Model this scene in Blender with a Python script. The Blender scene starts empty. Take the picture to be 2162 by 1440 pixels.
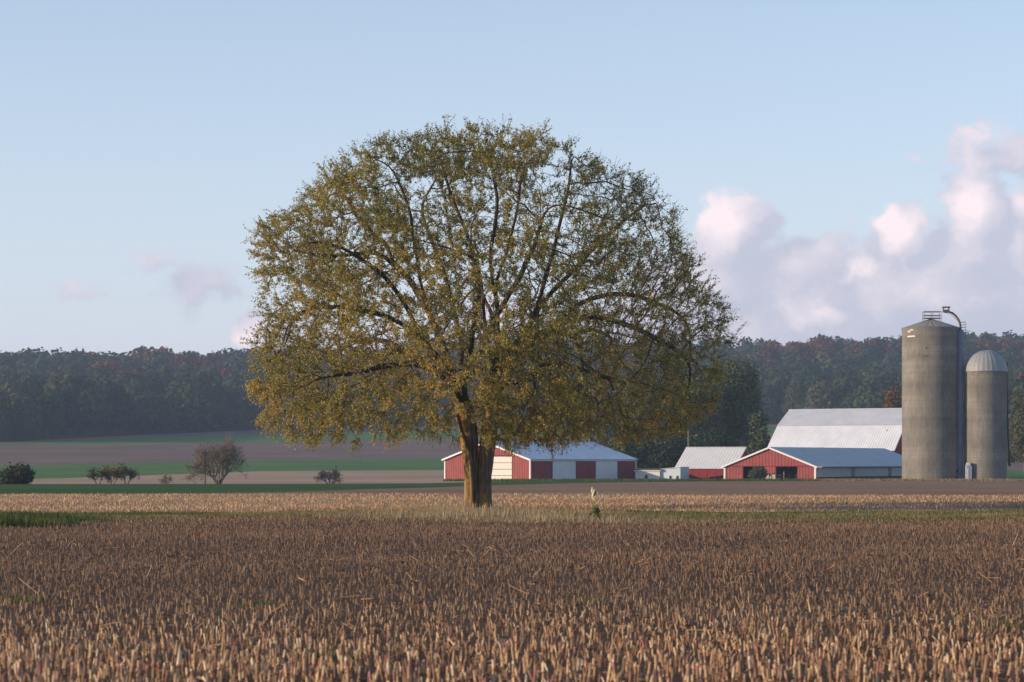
import bpy, math, random
import numpy as np
from mathutils import Vector, noise as mnoise

rng = np.random.default_rng(7)
random.seed(7)
S = bpy.context.scene
COL = S.collection
F = 5104.7            # focal length in photograph pixels (85 mm on a 36 mm sensor)
CX, HY, CAMZ = 1081.0, 971.0, 2.1

# ------------------------------------------------------------------ camera
cam = bpy.data.cameras.new('camera')
cam.lens = 85.0; cam.sensor_width = 36.0; cam.sensor_fit = 'HORIZONTAL'
cam.shift_y = 251.0 / 2162.0
cam.clip_start = 0.5; cam.clip_end = 20000
cam.dof.use_dof = True; cam.dof.focus_distance = 103.0; cam.dof.aperture_fstop = 3.2
camo = bpy.data.objects.new('camera', cam); COL.objects.link(camo)
camo.location = (0, 0, CAMZ); camo.rotation_euler = (math.radians(90), 0, 0)
S.camera = camo

# ------------------------------------------------------------------ light
SUN_EL = math.radians(11.0)
SUN_AZ = math.atan2(-0.97, -0.24)         # direction to the sun, clockwise from +Y
sundir = Vector((math.sin(SUN_AZ) * math.cos(SUN_EL), math.cos(SUN_AZ) * math.cos(SUN_EL), math.sin(SUN_EL)))
sun = bpy.data.lights.new('sun', 'SUN'); sun.energy = 4.3; sun.angle = math.radians(0.5)
sun.color = (1.0, 0.77, 0.52)
suno = bpy.data.objects.new('sun', sun); COL.objects.link(suno)
suno.rotation_euler = sundir.to_track_quat('Z', 'Y').to_euler()
suno.location = (-60, -20, 40)
S.view_settings.view_transform = 'Standard'; S.view_settings.look = 'None'
S.view_settings.gamma = 1.0; S.view_settings.use_curve_mapping = False
S.view_settings.exposure = 0.48
S.cycles.max_bounces = 6; S.cycles.diffuse_bounces = 3; S.cycles.transmission_bounces = 3
S.cycles.transparent_max_bounces = 4; S.cycles.volume_bounces = 0
S.cycles.use_denoising = True

# ------------------------------------------------------------------ world: sky and clouds
W = bpy.data.worlds.new('World'); S.world = W; W.use_nodes = True
SKY_STRENGTH = 0.15
def build_world():
    nt = W.node_tree; nt.nodes.clear()
    # --- cloud density as a node group of direction (azimuth, elevation)
    g = bpy.data.node_groups.new('cloud_density', 'ShaderNodeTree')
    g.interface.new_socket('P', in_out='INPUT', socket_type='NodeSocketVector')
    g.interface.new_socket('D', in_out='OUTPUT', socket_type='NodeSocketFloat')
    gi = g.nodes.new('NodeGroupInput'); go = g.nodes.new('NodeGroupOutput')
    def N(t, **kw):
        n = g.nodes.new(t)
        for k, v in kw.items(): setattr(n, k, v)
        return n
    def L(a, b): g.links.new(a, b)
    def M(op, a, b=None, c=None):
        n = N('ShaderNodeMath', operation=op)
        for i, v in enumerate((a, b, c)):
            if v is None: continue
            if isinstance(v, (int, float)): n.inputs[i].default_value = v
            else: L(v, n.inputs[i])
        return n.outputs[0]
    def VM(op, a, b):
        n = N('ShaderNodeVectorMath', operation=op)
        for i, v in enumerate((a, b)):
            if isinstance(v, tuple): n.inputs[i].default_value = v
            else: L(v, n.inputs[i])
        return n
    P = gi.outputs['P']
    nz = N('ShaderNodeTexNoise'); nz.inputs['Scale'].default_value = 38; nz.inputs['Detail'].default_value = 3
    L(P, nz.inputs['Vector'])
    w = VM('SUBTRACT', nz.outputs['Color'], (0.5, 0.5, 0.5))
    w2 = VM('MULTIPLY', w.outputs[0], (0.030, 0.022, 0.0))
    Pw = VM('ADD', P, w2.outputs[0]).outputs[0]
    fb = N('ShaderNodeTexNoise'); fb.inputs['Scale'].default_value = 62; fb.inputs['Detail'].default_value = 7
    fb.inputs['Roughness'].default_value = 0.62
    sc = VM('MULTIPLY', P, (1.0, 1.25, 1.0)); L(sc.outputs[0], fb.inputs['Vector'])
    f0 = M('SUBTRACT', fb.outputs['Fac'], 0.5)
    # centre x, y and radii in photograph pixels, weight
    blobs = [(1545, 500, 120, 110, 1.0), (1500, 640, 190, 180, 1.0), (1700, 600, 260, 120, 0.95), (1890, 505, 75, 75, 1.0),
             (1990, 590, 200, 130, 0.85), (2060, 450, 90, 110, 0.95), (2150, 520, 120, 170, 0.9), (2110, 330, 140, 75, 0.62),
             (2230, 380, 120, 130, 0.8), (1930, 345, 60, 22, 0.25), (1800, 690, 460, 110, 1.15), (2300, 650, 300, 160, 0.9), (1850, 660, 560, 170, 1.3),
             (1320, 690, 260, 90, 0.6), (600, 720, 140, 75, 0.95), (800, 740, 240, 70, 0.7), (1050, 700, 200, 80, 0.75),
             (160, 622, 95, 30, 0.34), (297, 553, 60, 42, 0.30), (315, 620, 36, 17, 0.2), (440, 592, 125, 64, 0.46),
             (2600, 560, 420, 200, 0.8), (-700, 640, 300, 70, 0.7), (-1600, 560, 500, 150, 0.7), (3700, 600, 600, 170, 0.7)]
    D = None
    for x, y, rx, ry, wt in blobs:
        az = math.atan((x - CX) / F); el = math.atan((HY - y) / F)
        s1 = VM('SUBTRACT', Pw, (az, el, 0)); s2 = VM('MULTIPLY', s1.outputs[0], (F / rx, F / ry, 0))
        ln = N('ShaderNodeVectorMath', operation='LENGTH'); L(s2.outputs[0], ln.inputs[0])
        e = M('MULTIPLY', M('SUBTRACT', 1.0, ln.outputs['Value']), wt)
        D = e if D is None else M('SMOOTH_MAX', D, e, 0.12)
    # noise weighs less in thin haze far from any cloud
    D = M('ADD', D, M('MULTIPLY', f0, 1.0))
    L(D, go.inputs['D'])
    # --- main tree
    def n2(t, **kw):
        n = nt.nodes.new(t)
        for k, v in kw.items(): setattr(n, k, v)
        return n
    def l2(a, b): nt.links.new(a, b)
    def m2(op, a, b=None, c=None, clamp=False):
        n = n2('ShaderNodeMath', operation=op); n.use_clamp = clamp
        for i, v in enumerate((a, b, c)):
            if v is None: continue
            if isinstance(v, (int, float)): n.inputs[i].default_value = v
            else: l2(v, n.inputs[i])
        return n.outputs[0]
    tc = n2('ShaderNodeTexCoord'); sep = n2('ShaderNodeSeparateXYZ'); l2(tc.outputs['Generated'], sep.inputs[0])
    az = m2('ARCTAN2', sep.outputs[0], sep.outputs[1]); el = m2('ARCSINE', sep.outputs[2])
    cmb = n2('ShaderNodeCombineXYZ'); l2(az, cmb.inputs[0]); l2(el, cmb.inputs[1])
    off = n2('ShaderNodeVectorMath', operation='ADD'); l2(cmb.outputs[0], off.inputs[0]); off.inputs[1].default_value = (-0.011, 0.008, 0)
    d1 = n2('ShaderNodeGroup'); d1.node_tree = g; l2(cmb.outputs[0], d1.inputs[0])
    d2 = n2('ShaderNodeGroup'); d2.node_tree = g; l2(off.outputs[0], d2.inputs[0])
    cov = n2('ShaderNodeMapRange', interpolation_type='SMOOTHSTEP')
    cov.inputs['From Min'].default_value = 0.02; cov.inputs['From Max'].default_value = 0.36
    l2(d1.outputs[0], cov.inputs['Value'])
    diff = m2('SUBTRACT', d1.outputs[0], d2.outputs[0])
    lit = n2('ShaderNodeMapRange', interpolation_type='SMOOTHSTEP')
    lit.inputs['From Min'].default_value = -0.12; lit.inputs['From Max'].default_value = 0.85
    l2(diff, lit.inputs['Value'])
    # sunlit highlights painted onto the cloud bank as soft spots
    wn = n2('ShaderNodeTexNoise'); wn.inputs['Scale'].default_value = 45; wn.inputs['Detail'].default_value = 5; wn.inputs['Roughness'].default_value = 0.6; l2(cmb.outputs[0], wn.inputs['Vector'])
    ws = n2('ShaderNodeVectorMath', operation='SUBTRACT'); l2(wn.outputs['Color'], ws.inputs[0]); ws.inputs[1].default_value = (0.5, 0.5, 0.5)
    wm = n2('ShaderNodeVectorMath', operation='MULTIPLY_ADD'); l2(ws.outputs[0], wm.inputs[0]); wm.inputs[1].default_value = (0.028, 0.028, 0); l2(cmb.outputs[0], wm.inputs[2])
    lit_puff = None
    for x, y, rx, ry, wt in [(1530, 455, 75, 70, 0.9), (1895, 485, 62, 60, 1.15), (2050, 440, 55, 100, 0.9), (1805, 577, 30, 32, 0.85), (1720, 662, 75, 26, 0.8), (2100, 300, 90, 40, 0.5), (2160, 430, 40, 50, 0.9), (500, 695, 60, 45, 0.9), (1560, 690, 90, 40, 0.45), (1960, 620, 140, 45, 0.4)]:
        a1 = n2('ShaderNodeVectorMath', operation='SUBTRACT'); l2(wm.outputs[0], a1.inputs[0]); a1.inputs[1].default_value = (math.atan((x - CX) / F), math.atan((HY - y) / F), 0)
        a2 = n2('ShaderNodeVectorMath', operation='MULTIPLY'); l2(a1.outputs[0], a2.inputs[0]); a2.inputs[1].default_value = (F / rx, F / ry, 0)
        a3 = n2('ShaderNodeVectorMath', operation='LENGTH'); l2(a2.outputs[0], a3.inputs[0])
        e = m2('MULTIPLY', m2('SUBTRACT', 1.15, a3.outputs['Value']), wt, clamp=True)
        lit_puff = e if lit_puff is None else m2('MAXIMUM', lit_puff, e)
    litf = m2('ADD', m2('MULTIPLY', lit.outputs[0], 0.55), m2('MULTIPLY', lit_puff, 0.75), clamp=True)
    cc = n2('ShaderNodeMix', data_type='RGBA')
    cc.inputs['A'].default_value = (0.525, 0.535, 0.65, 1); cc.inputs['B'].default_value = (1.02, 0.86, 0.88, 1)
    l2(litf, cc.inputs['Factor'])
    sky = n2('ShaderNodeTexSky', sky_type='NISHITA')
    sky.sun_disc = False; sky.sun_elevation = SUN_EL; sky.sun_rotation = SUN_AZ
    sky.altitude = 250; sky.air_density = 1.0; sky.dust_density = 0.2; sky.ozone_density = 2.2
    bg1 = n2('ShaderNodeBackground'); bg1.inputs['Strength'].default_value = SKY_STRENGTH
    # pale evening haze veils the sky towards the horizon, the same all round
    veil = m2('MULTIPLY', m2('EXPONENT', m2('MULTIPLY', m2('ABSOLUTE', el), -1.0 / 0.19)), 0.88)
    vm = n2('ShaderNodeMix', data_type='RGBA'); l2(veil, vm.inputs['Factor'])
    wb = n2('ShaderNodeMix', data_type='RGBA', blend_type='MULTIPLY'); wb.inputs['Factor'].default_value = 1.0
    wb.inputs['B'].default_value = (1.045, 1.025, 1.03, 1); l2(sky.outputs[0], wb.inputs['A']); l2(wb.outputs['Result'], vm.inputs['A'])
    vm.inputs['B'].default_value = (3.72, 3.80, 4.72, 1)
    l2(vm.outputs['Result'], bg1.inputs['Color'])
    bg2 = n2('ShaderNodeBackground'); l2(cc.outputs['Result'], bg2.inputs['Color']); bg2.inputs['Strength'].default_value = 0.82
    mx = n2('ShaderNodeMixShader')
    # clouds only above the horizon, veiled a little
    up = n2('ShaderNodeMapRange'); up.inputs['From Min'].default_value = -0.002; up.inputs['From Max'].default_value = 0.004
    l2(el, up.inputs['Value'])
    fac = m2('MULTIPLY', m2('MULTIPLY', cov.outputs[0], up.outputs[0]), 0.93)
    l2(fac, mx.inputs[0]); l2(bg1.outputs[0], mx.inputs[1]); l2(bg2.outputs[0], mx.inputs[2])
    out = n2('ShaderNodeOutputWorld'); l2(mx.outputs[0], out.inputs[0])
build_world()

# ------------------------------------------------------------------ mesh helpers
def make_mesh(name, verts, faces, mats=(), midx=None, tint=None, smooth=False):
    """faces: list of integer arrays (n,k)."""
    verts = np.asarray(verts, dtype=np.float32).reshape(-1, 3)
    faces = [np.asarray(f, dtype=np.int32) for f in faces if len(f)]
    me = bpy.data.meshes.new(name)
    me.vertices.add(len(verts)); me.vertices.foreach_set('co', verts.ravel())
    loops = np.concatenate([f.ravel() for f in faces]) if faces else np.zeros(0, np.int32)
    tot = np.concatenate([np.full(len(f), f.shape[1], np.int32) for f in faces]) if faces else np.zeros(0, np.int32)
    st = np.concatenate([[0], np.cumsum(tot)[:-1]]).astype(np.int32) if len(tot) else tot
    me.loops.add(len(loops)); me.loops.foreach_set('vertex_index', loops)
    me.polygons.add(len(tot)); me.polygons.foreach_set('loop_start', st)
    for m in (mats if isinstance(mats, (list, tuple)) else [mats]): me.materials.append(m)
    if midx is not None: me.polygons.foreach_set('material_index', np.asarray(midx, dtype=np.int32))
    if smooth: me.polygons.foreach_set('use_smooth', np.ones(len(tot), dtype=bool))
    me.update(calc_edges=True)
    if tint is not None:
        a = me.attributes.new('tint', 'FLOAT', 'FACE'); a.data.foreach_set('value', np.asarray(tint, dtype=np.float32))
    return me

def link(name, me, parent=None, **props):
    o = bpy.data.objects.new(name, me); COL.objects.link(o)
    if parent is not None: o.parent = parent
    for k, v in props.items(): o[k] = v
    return o

def thing(name, label, cat, loc=(0, 0, 0), rz=0.0, group=None):
    o = bpy.data.objects.new(name, None); COL.objects.link(o)
    o.empty_display_size = 0.5
    o.location = loc; o.rotation_euler = (0, 0, rz); o['label'] = label; o['category'] = cat
    if group: o['group'] = group
    return o

class MB:
    """collects boxes, prisms and tubes into one mesh"""
    def __init__(self): self.v = []; self.f = []; self.n = 0
    def add(self, v, faces):
        v = np.asarray(v, dtype=float).reshape(-1, 3)
        for f in faces: self.f.append([i + self.n for i in f])
        self.v.append(v); self.n += len(v); return self
    def box(self, a, b):
        x0, y0, z0 = a; x1, y1, z1 = b
        return self.add([(x0,y0,z0),(x1,y0,z0),(x1,y1,z0),(x0,y1,z0),(x0,y0,z1),(x1,y0,z1),(x1,y1,z1),(x0,y1,z1)],
                 [(0,3,2,1),(4,5,6,7),(0,1,5,4),(1,2,6,5),(2,3,7,6),(3,0,4,7)])
    def prism(self, poly, d):
        """poly: 3-D points (ccw seen from the +d side), extruded by d"""
        p = np.asarray(poly, float); n = len(p); d = np.asarray(d, float)
        fs = [tuple(range(n - 1, -1, -1)), tuple(range(n, 2 * n))]
        fs += [(i, (i + 1) % n, n + (i + 1) % n, n + i) for i in range(n)]
        return self.add(np.concatenate([p, p + d]), fs)
    def tube(self, pts, rad, sides=8, cap=True):
        pts = [Vector(p) for p in pts]; n = len(pts)
        if not hasattr(rad, '__len__'): rad = [rad] * n
        vs = []; u = None
        for i, p in enumerate(pts):
            t = (pts[min(i + 1, n - 1)] - pts[max(i - 1, 0)]).normalized()
            if u is None: u = t.orthogonal().normalized()
            else: u = (u - t * u.dot(t)).normalized()
            w = t.cross(u)
            for k in range(sides):
                a = 2 * math.pi * k / sides
                vs.append(p + (u * math.cos(a) + w * math.sin(a)) * rad[i])
        fs = []
        for i in range(n - 1):
            for k in range(sides):
                k2 = (k + 1) % sides
                fs.append((i*sides+k, i*sides+k2, (i+1)*sides+k2, (i+1)*sides+k))
        if cap:
            fs.append(tuple(range(sides - 1, -1, -1))); fs.append(tuple(range((n-1)*sides, n*sides)))
        return self.add([tuple(v) for v in vs], fs)
    def mesh(self, name, mat, smooth=False):
        me = bpy.data.meshes.new(name)
        me.from_pydata(np.concatenate(self.v).tolist(), [], self.f)
        for m in (mat if isinstance(mat, (list, tuple)) else [mat]): me.materials.append(m)
        if smooth: me.polygons.foreach_set('use_smooth', np.ones(len(me.polygons), dtype=bool))
        me.update(); return me
    def build(self, name, mat, parent=None, smooth=False, **props):
        return link(name, self.mesh(name, mat, smooth), parent, **props)

# ------------------------------------------------------------------ materials
def mat_base(name):
    m = bpy.data.materials.new(name); m.use_nodes = True
    nt = m.node_tree; b = nt.nodes['Principled BSDF']
    b.inputs['Roughness'].default_value = 0.85
    b.inputs['Specular IOR Level'].default_value = 0.25
    return m, nt, b
def nn(nt, t, **kw):
    n = nt.nodes.new(t)
    for k, v in kw.items(): setattr(n, k, v)
    return n
def ramp(nt, fac, stops):
    r = nn(nt, 'ShaderNodeValToRGB'); cr = r.color_ramp
    while len(cr.elements) > 1: cr.elements.remove(cr.elements[-1])
    cr.elements[0].position = stops[0][0]; cr.elements[0].color = (*stops[0][1], 1)
    for p, c in stops[1:]:
        e = cr.elements.new(p); e.color = (*c, 1)
    nt.links.new(fac, r.inputs[0]); return r.outputs[0]
def noise_node(nt, scale, detail=4, rough=0.55, vec=None, stretch=None, coord='Object'):
    n = nn(nt, 'ShaderNodeTexNoise'); n.inputs['Scale'].default_value = scale
    n.inputs['Detail'].default_value = detail; n.inputs['Roughness'].default_value = rough
    if vec is None: vec = nn(nt, 'ShaderNodeTexCoord').outputs[coord]
    if stretch:
        mp = nn(nt, 'ShaderNodeMapping'); mp.inputs['Scale'].default_value = stretch
        nt.links.new(vec, mp.inputs['Vector']); vec = mp.outputs[0]
    nt.links.new(vec, n.inputs['Vector']); return n.outputs['Fac']
def mixc(nt, fac, a, b, blend='MIX'):
    n = nn(nt, 'ShaderNodeMix', data_type='RGBA', blend_type=blend)
    for s, v in (('Factor', fac), ('A', a), ('B', b)):
        if isinstance(v, tuple): n.inputs[s].default_value = (*v, 1)
        elif isinstance(v, (int, float)): n.inputs[s].default_value = v
        else: nt.links.new(v, n.inputs[s])
    return n.outputs['Result']
def bump(nt, b, h, strength=0.4, dist=0.05):
    n = nn(nt, 'ShaderNodeBump'); n.inputs['Strength'].default_value = strength; n.inputs['Distance'].default_value = dist
    nt.links.new(h, n.inputs['Height']); nt.links.new(n.outputs[0], b.inputs['Normal'])

def soil_mat(name, stops, s1, s2, stretch=(1, 1, 1), bs=0.5, bd=0.08):
    m, nt, b = mat_base(name)
    f1 = noise_node(nt, s1, 6, 0.65, stretch=stretch); f2 = noise_node(nt, s2, 3, 0.5)
    a = nn(nt, 'ShaderNodeMath', operation='MULTIPLY_ADD'); nt.links.new(f1, a.inputs[0]); a.inputs[1].default_value = 0.62
    b2 = nn(nt, 'ShaderNodeMath', operation='MULTIPLY'); nt.links.new(f2, b2.inputs[0]); b2.inputs[1].default_value = 0.38
    nt.links.new(b2.outputs[0], a.inputs[2])
    nt.links.new(ramp(nt, a.outputs[0], stops), b.inputs['Base Color'])
    b.inputs['Specular IOR Level'].default_value = 0.05; b.inputs['Roughness'].default_value = 1.0
    bump(nt, b, f1, bs, bd); return m

M_SOIL = soil_mat('stubble_soil', [(0.3, (0.070, 0.042, 0.029)), (0.5, (0.115, 0.072, 0.049)), (0.68, (0.19, 0.125, 0.082))], 9, 0.35)
M_TAN = soil_mat('tan_stubble', [(0.3, (0.20, 0.135, 0.088)), (0.52, (0.35, 0.25, 0.165)), (0.7, (0.47, 0.36, 0.25))], 2.2, 0.06, (0.5, 1, 1))
M_TANF = soil_mat('far_tan_stubble', [(0.3, (0.30, 0.195, 0.125)), (0.52, (0.45, 0.30, 0.195)), (0.7, (0.58, 0.42, 0.285))], 0.5, 0.02, (0.35, 1.6, 1))
M_BARE = soil_mat('bare_field', [(0.3, (0.19, 0.112, 0.068)), (0.5, (0.275, 0.167, 0.105)), (0.7, (0.39, 0.25, 0.16))], 1.4, 0.05, (0.4, 1.2, 1))
M_BROWN = soil_mat('brown_crop', [(0.3, (0.135, 0.09, 0.070)), (0.5, (0.20, 0.135, 0.105)), (0.7, (0.285, 0.19, 0.15))], 0.35, 0.03, (0.3, 1.5, 1))
M_GREEN = soil_mat('green_crop', [(0.3, (0.03, 0.065, 0.018)), (0.5, (0.052, 0.105, 0.026)), (0.7, (0.09, 0.14, 0.04))], 1.2, 0.04)
M_GREENF = soil_mat('far_green_crop', [(0.3, (0.06, 0.12, 0.034)), (0.5, (0.10, 0.18, 0.05)), (0.7, (0.145, 0.225, 0.07))], 0.4, 0.02, (0.4, 1.3, 1))
M_YGREEN = soil_mat('yellow_green_crop', [(0.3, (0.09, 0.12, 0.03)), (0.5, (0.16, 0.18, 0.05)), (0.7, (0.24, 0.23, 0.08))], 0.4, 0.02, (0.4, 1.3, 1))
M_VERGE = soil_mat('verge_ground', [(0.3, (0.06, 0.065, 0.025)), (0.5, (0.12, 0.105, 0.05)), (0.7, (0.19, 0.15, 0.085))], 3, 0.2)
M_FLOOR = soil_mat('wood_floor', [(0.3, (0.03, 0.03, 0.02)), (0.5, (0.05, 0.045, 0.03)), (0.7, (0.08, 0.06, 0.04))], 0.3, 0.03)

def tint_mat(name, stops, rough=0.7, transl=0.0, spec=0.2):
    m, nt, b = mat_base(name)
    at = nn(nt, 'ShaderNodeAttribute'); at.attribute_name = 'tint'
    c = ramp(nt, at.outputs['Fac'], stops)
    nt.links.new(c, b.inputs['Base Color']); b.inputs['Roughness'].default_value = rough
    b.inputs['Specular IOR Level'].default_value = spec
    if transl:
        tr = nn(nt, 'ShaderNodeBsdfTranslucent'); nt.links.new(c, tr.inputs['Color'])
        mx = nn(nt, 'ShaderNodeMixShader'); mx.inputs[0].default_value = transl
        out = nt.nodes['Material Output']
        nt.links.new(b.outputs[0], mx.inputs[1]); nt.links.new(tr.outputs[0], mx.inputs[2]); nt.links.new(mx.outputs[0], out.inputs[0])
    return m
M_STALK = tint_mat('dry_corn', [(0.0, (0.13, 0.072, 0.042)), (0.3, (0.29, 0.168, 0.092)), (0.6, (0.55, 0.335, 0.17)), (0.85, (0.74, 0.51, 0.30)), (0.92, (0.66, 0.56, 0.42)), (0.95, (0.25, 0.045, 0.035)), (1.0, (0.30, 0.07, 0.05))], 0.6, 0.0, 0.3)
M_GRASS = tint_mat('verge_grass', [(0.0, (0.035, 0.06, 0.015)), (0.35, (0.085, 0.12, 0.03)), (0.55, (0.17, 0.17, 0.06)), (0.75, (0.30, 0.22, 0.12)), (1.0, (0.42, 0.32, 0.20))], 0.7, 0.3)
M_ELMLEAF = tint_mat('elm_leaf', [(0.0, (0.085, 0.10, 0.024)), (0.35, (0.27, 0.255, 0.058)), (0.65, (0.46, 0.37, 0.095)), (0.85, (0.60, 0.41, 0.105)), (1.0, (0.70, 0.42, 0.12))], 0.5, 0.45, 0.35)

def simple_mat(name, col, rough=0.7, spec=0.3, var=0.12, scale=1.5, metallic=0.0, stretch=None, bs=0.0):
    m, nt, b = mat_base(name)
    f = noise_node(nt, scale, 5, 0.6, stretch=stretch)
    lo = tuple(c * (1 - var) for c in col); hi = tuple(min(1, c * (1 + var)) for c in col)
    nt.links.new(ramp(nt, f, [(0.3, lo), (0.7, hi)]), b.inputs['Base Color'])
    b.inputs['Roughness'].default_value = rough; b.inputs['Specular IOR Level'].default_value = spec
    b.inputs['Metallic'].default_value = metallic
    if bs: bump(nt, b, f, bs, 0.03)
    return m
M_RED = simple_mat('red_siding', (0.225, 0.038, 0.042), 0.6, 0.3, 0.2, 0.8)
M_OLDRED = simple_mat('old_barn_red', (0.20, 0.026, 0.032), 0.75, 0.2, 0.22, 2.0, stretch=(3, 3, 0.4))
M_DKRED = simple_mat('dark_red_boards', (0.12, 0.02, 0.028), 0.8, 0.2, 0.2, 2.0)
M_WHITE = simple_mat('white_metal', (0.64, 0.64, 0.655), 0.5, 0.35, 0.05, 0.6)
M_WROOF = simple_mat('white_roof', (0.64, 0.66, 0.72), 0.55, 0.3, 0.09, 0.5, stretch=(1, 1, 0.3))
M_WROOF2 = simple_mat('darker_white_roof', (0.53, 0.55, 0.61), 0.55, 0.3, 0.09, 0.5)  # slightly darker white, used on the upper gambrel slopes
M_WOOD_WHITE = simple_mat('white_boards', (0.60, 0.585, 0.56), 0.7, 0.25, 0.07, 2.0)
M_GREYROOF = simple_mat('galvanised_roof', (0.50, 0.51, 0.53), 0.5, 0.4, 0.09, 0.5)
M_GREYWALL = simple_mat('grey_siding', (0.37, 0.39, 0.43), 0.6, 0.3, 0.12, 0.8)
M_BLUEWHITE = simple_mat('pale_blue_siding', (0.52, 0.58, 0.66), 0.6, 0.3, 0.06, 1.0)
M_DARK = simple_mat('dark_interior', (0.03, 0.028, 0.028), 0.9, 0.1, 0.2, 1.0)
M_DKROOF = simple_mat('dark_felt_roof', (0.075, 0.075, 0.085), 0.9, 0.1, 0.2, 1.0)
M_STEEL = simple_mat('dull_steel', (0.13, 0.125, 0.125), 0.55, 0.4, 0.15, 3.0)
M_RUSTSTEEL = simple_mat('brown_steel', (0.12, 0.095, 0.085), 0.7, 0.3, 0.25, 3.0)
M_BLUESTEEL = simple_mat('blue_grey_steel', (0.13, 0.17, 0.23), 0.6, 0.3, 0.15, 1.0)
M_POLE = simple_mat('weathered_wood', (0.15, 0.125, 0.11), 0.9, 0.1, 0.25, 4.0, stretch=(4, 4, 0.3))
M_DKPOLE = simple_mat('dark_wood', (0.04, 0.035, 0.035), 0.9, 0.1, 0.25, 4.0)
M_GLASS = simple_mat('window_glass', (0.02, 0.025, 0.03), 0.15, 0.5, 0.1, 1.0)
M_RUBBLE = simple_mat('pale_concrete', (0.36, 0.32, 0.30), 0.9, 0.1, 0.25, 3.0)
M_DOME = simple_mat('galvanised_dome', (0.26, 0.265, 0.285), 0.55, 0.35, 0.08, 1.0)

def concrete_mat():
    m, nt, b = mat_base('stave_concrete')
    tc = nn(nt, 'ShaderNodeTexCoord'); sep = nn(nt, 'ShaderNodeSeparateXYZ'); nt.links.new(tc.outputs['Object'], sep.inputs[0])
    at = nn(nt, 'ShaderNodeMath', operation='ARCTAN2'); nt.links.new(sep.outputs[1], at.inputs[0]); nt.links.new(sep.outputs[0], at.inputs[1])
    sc = nn(nt, 'ShaderNodeMath', operation='MULTIPLY'); nt.links.new(at.outputs[0], sc.inputs[0]); sc.inputs[1].default_value = 4.0
    cm = nn(nt, 'ShaderNodeCombineXYZ'); nt.links.new(sep.outputs[2], cm.inputs[0]); nt.links.new(sc.outputs[0], cm.inputs[1])
    br = nn(nt, 'ShaderNodeTexBrick'); nt.links.new(cm.outputs[0], br.inputs['Vector'])
    br.inputs['Scale'].default_value = 1.0; br.inputs['Brick Width'].default_value = 0.76; br.inputs['Row Height'].default_value = 0.26
    br.inputs['Mortar Size'].default_value = 0.02; br.inputs['Color1'].default_value = (0.225, 0.215, 0.20, 1)
    br.inputs['Color2'].default_value = (0.185, 0.177, 0.165, 1); br.inputs['Mortar'].default_value = (0.15, 0.14, 0.13, 1)
    f = noise_node(nt, 0.45, 6, 0.65, stretch=(1, 1, 0.55)); f2 = noise_node(nt, 0.9, 4, 0.6, stretch=(2.2, 2.2, 0.12))
    c = mixc(nt, 1.0, br.outputs['Color'], ramp(nt, f, [(0.3, (0.70, 0.70, 0.70)), (0.7, (1.2, 1.18, 1.15))]), 'MULTIPLY')
    c = mixc(nt, 0.3, c, ramp(nt, f2, [(0.3, (0.7, 0.7, 0.72)), (0.62, (1.1, 1.1, 1.1))]), 'MULTIPLY')
    zz = nn(nt, 'ShaderNodeTexNoise', noise_dimensions='1D'); zz.inputs['Scale'].default_value = 0.42; zz.inputs['Detail'].default_value = 3
    nt.links.new(sep.outputs[2], zz.inputs['W'])
    c = mixc(nt, 0.7, c, ramp(nt, zz.outputs['Fac'], [(0.35, (0.76, 0.76, 0.77)), (0.65, (1.18, 1.16, 1.12))]), 'MULTIPLY')
    nt.links.new(c, b.inputs['Base Color']); b.inputs['Roughness'].default_value = 0.95; b.inputs['Specular IOR Level'].default_value = 0.1
    bump(nt, b, br.outputs['Fac'], -0.4, 0.02); return m
M_STAVE = concrete_mat()

def bark_mat(name, lichen=True):
    m, nt, b = mat_base(name)
    f = noise_node(nt, 5.0, 7, 0.7, stretch=(1.5, 1.5, 0.18))
    c = ramp(nt, f, [(0.32, (0.045, 0.034, 0.026)), (0.5, (0.15, 0.115, 0.085)), (0.68, (0.29, 0.235, 0.18))])
    if lichen:
        g1 = noise_node(nt, 1.1, 5, 0.65, stretch=(1, 1, 0.45))
        ge = nn(nt, 'ShaderNodeNewGeometry'); sp = nn(nt, 'ShaderNodeSeparateXYZ'); nt.links.new(ge.outputs['Normal'], sp.inputs[0])
        a = nn(nt, 'ShaderNodeMath', operation='MULTIPLY_ADD'); nt.links.new(sp.outputs[0], a.inputs[0]); a.inputs[1].default_value = -0.16
        nt.links.new(g1, a.inputs[2])
        mr = nn(nt, 'ShaderNodeMapRange'); mr.inputs['From Min'].default_value = 0.50; mr.inputs['From Max'].default_value = 0.62
        nt.links.new(a.outputs[0], mr.inputs['Value'])
        mm = nn(nt, 'ShaderNodeMath', operation='MULTIPLY'); nt.links.new(mr.outputs[0], mm.inputs[0]); mm.inputs[1].default_value = 0.8
        lc = ramp(nt, f, [(0.3, (0.16, 0.085, 0.02)), (0.6, (0.44, 0.25, 0.045))])
        c = mixc(nt, mm.outputs[0], c, lc)
    nt.links.new(c, b.inputs['Base Color']); b.inputs['Roughness'].default_value = 0.95; b.inputs['Specular IOR Level'].default_value = 0.1
    bump(nt, b, f, 1.0, 0.08); return m
M_LIMB = simple_mat('limb_bark', (0.075, 0.058, 0.042), 0.95, 0.1, 0.45, 6.0, stretch=(1.5, 1.5, 0.4))
M_BARK = bark_mat('elm_bark'); M_BARK2 = bark_mat('grey_bark', False)
M_TWIG2 = simple_mat('pale_twigs', (0.21, 0.17, 0.145), 0.9, 0.1, 0.3, 3.0)
M_TWIG = simple_mat('twig_bark', (0.12, 0.095, 0.072), 0.9, 0.1, 0.3, 3.0)

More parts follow.
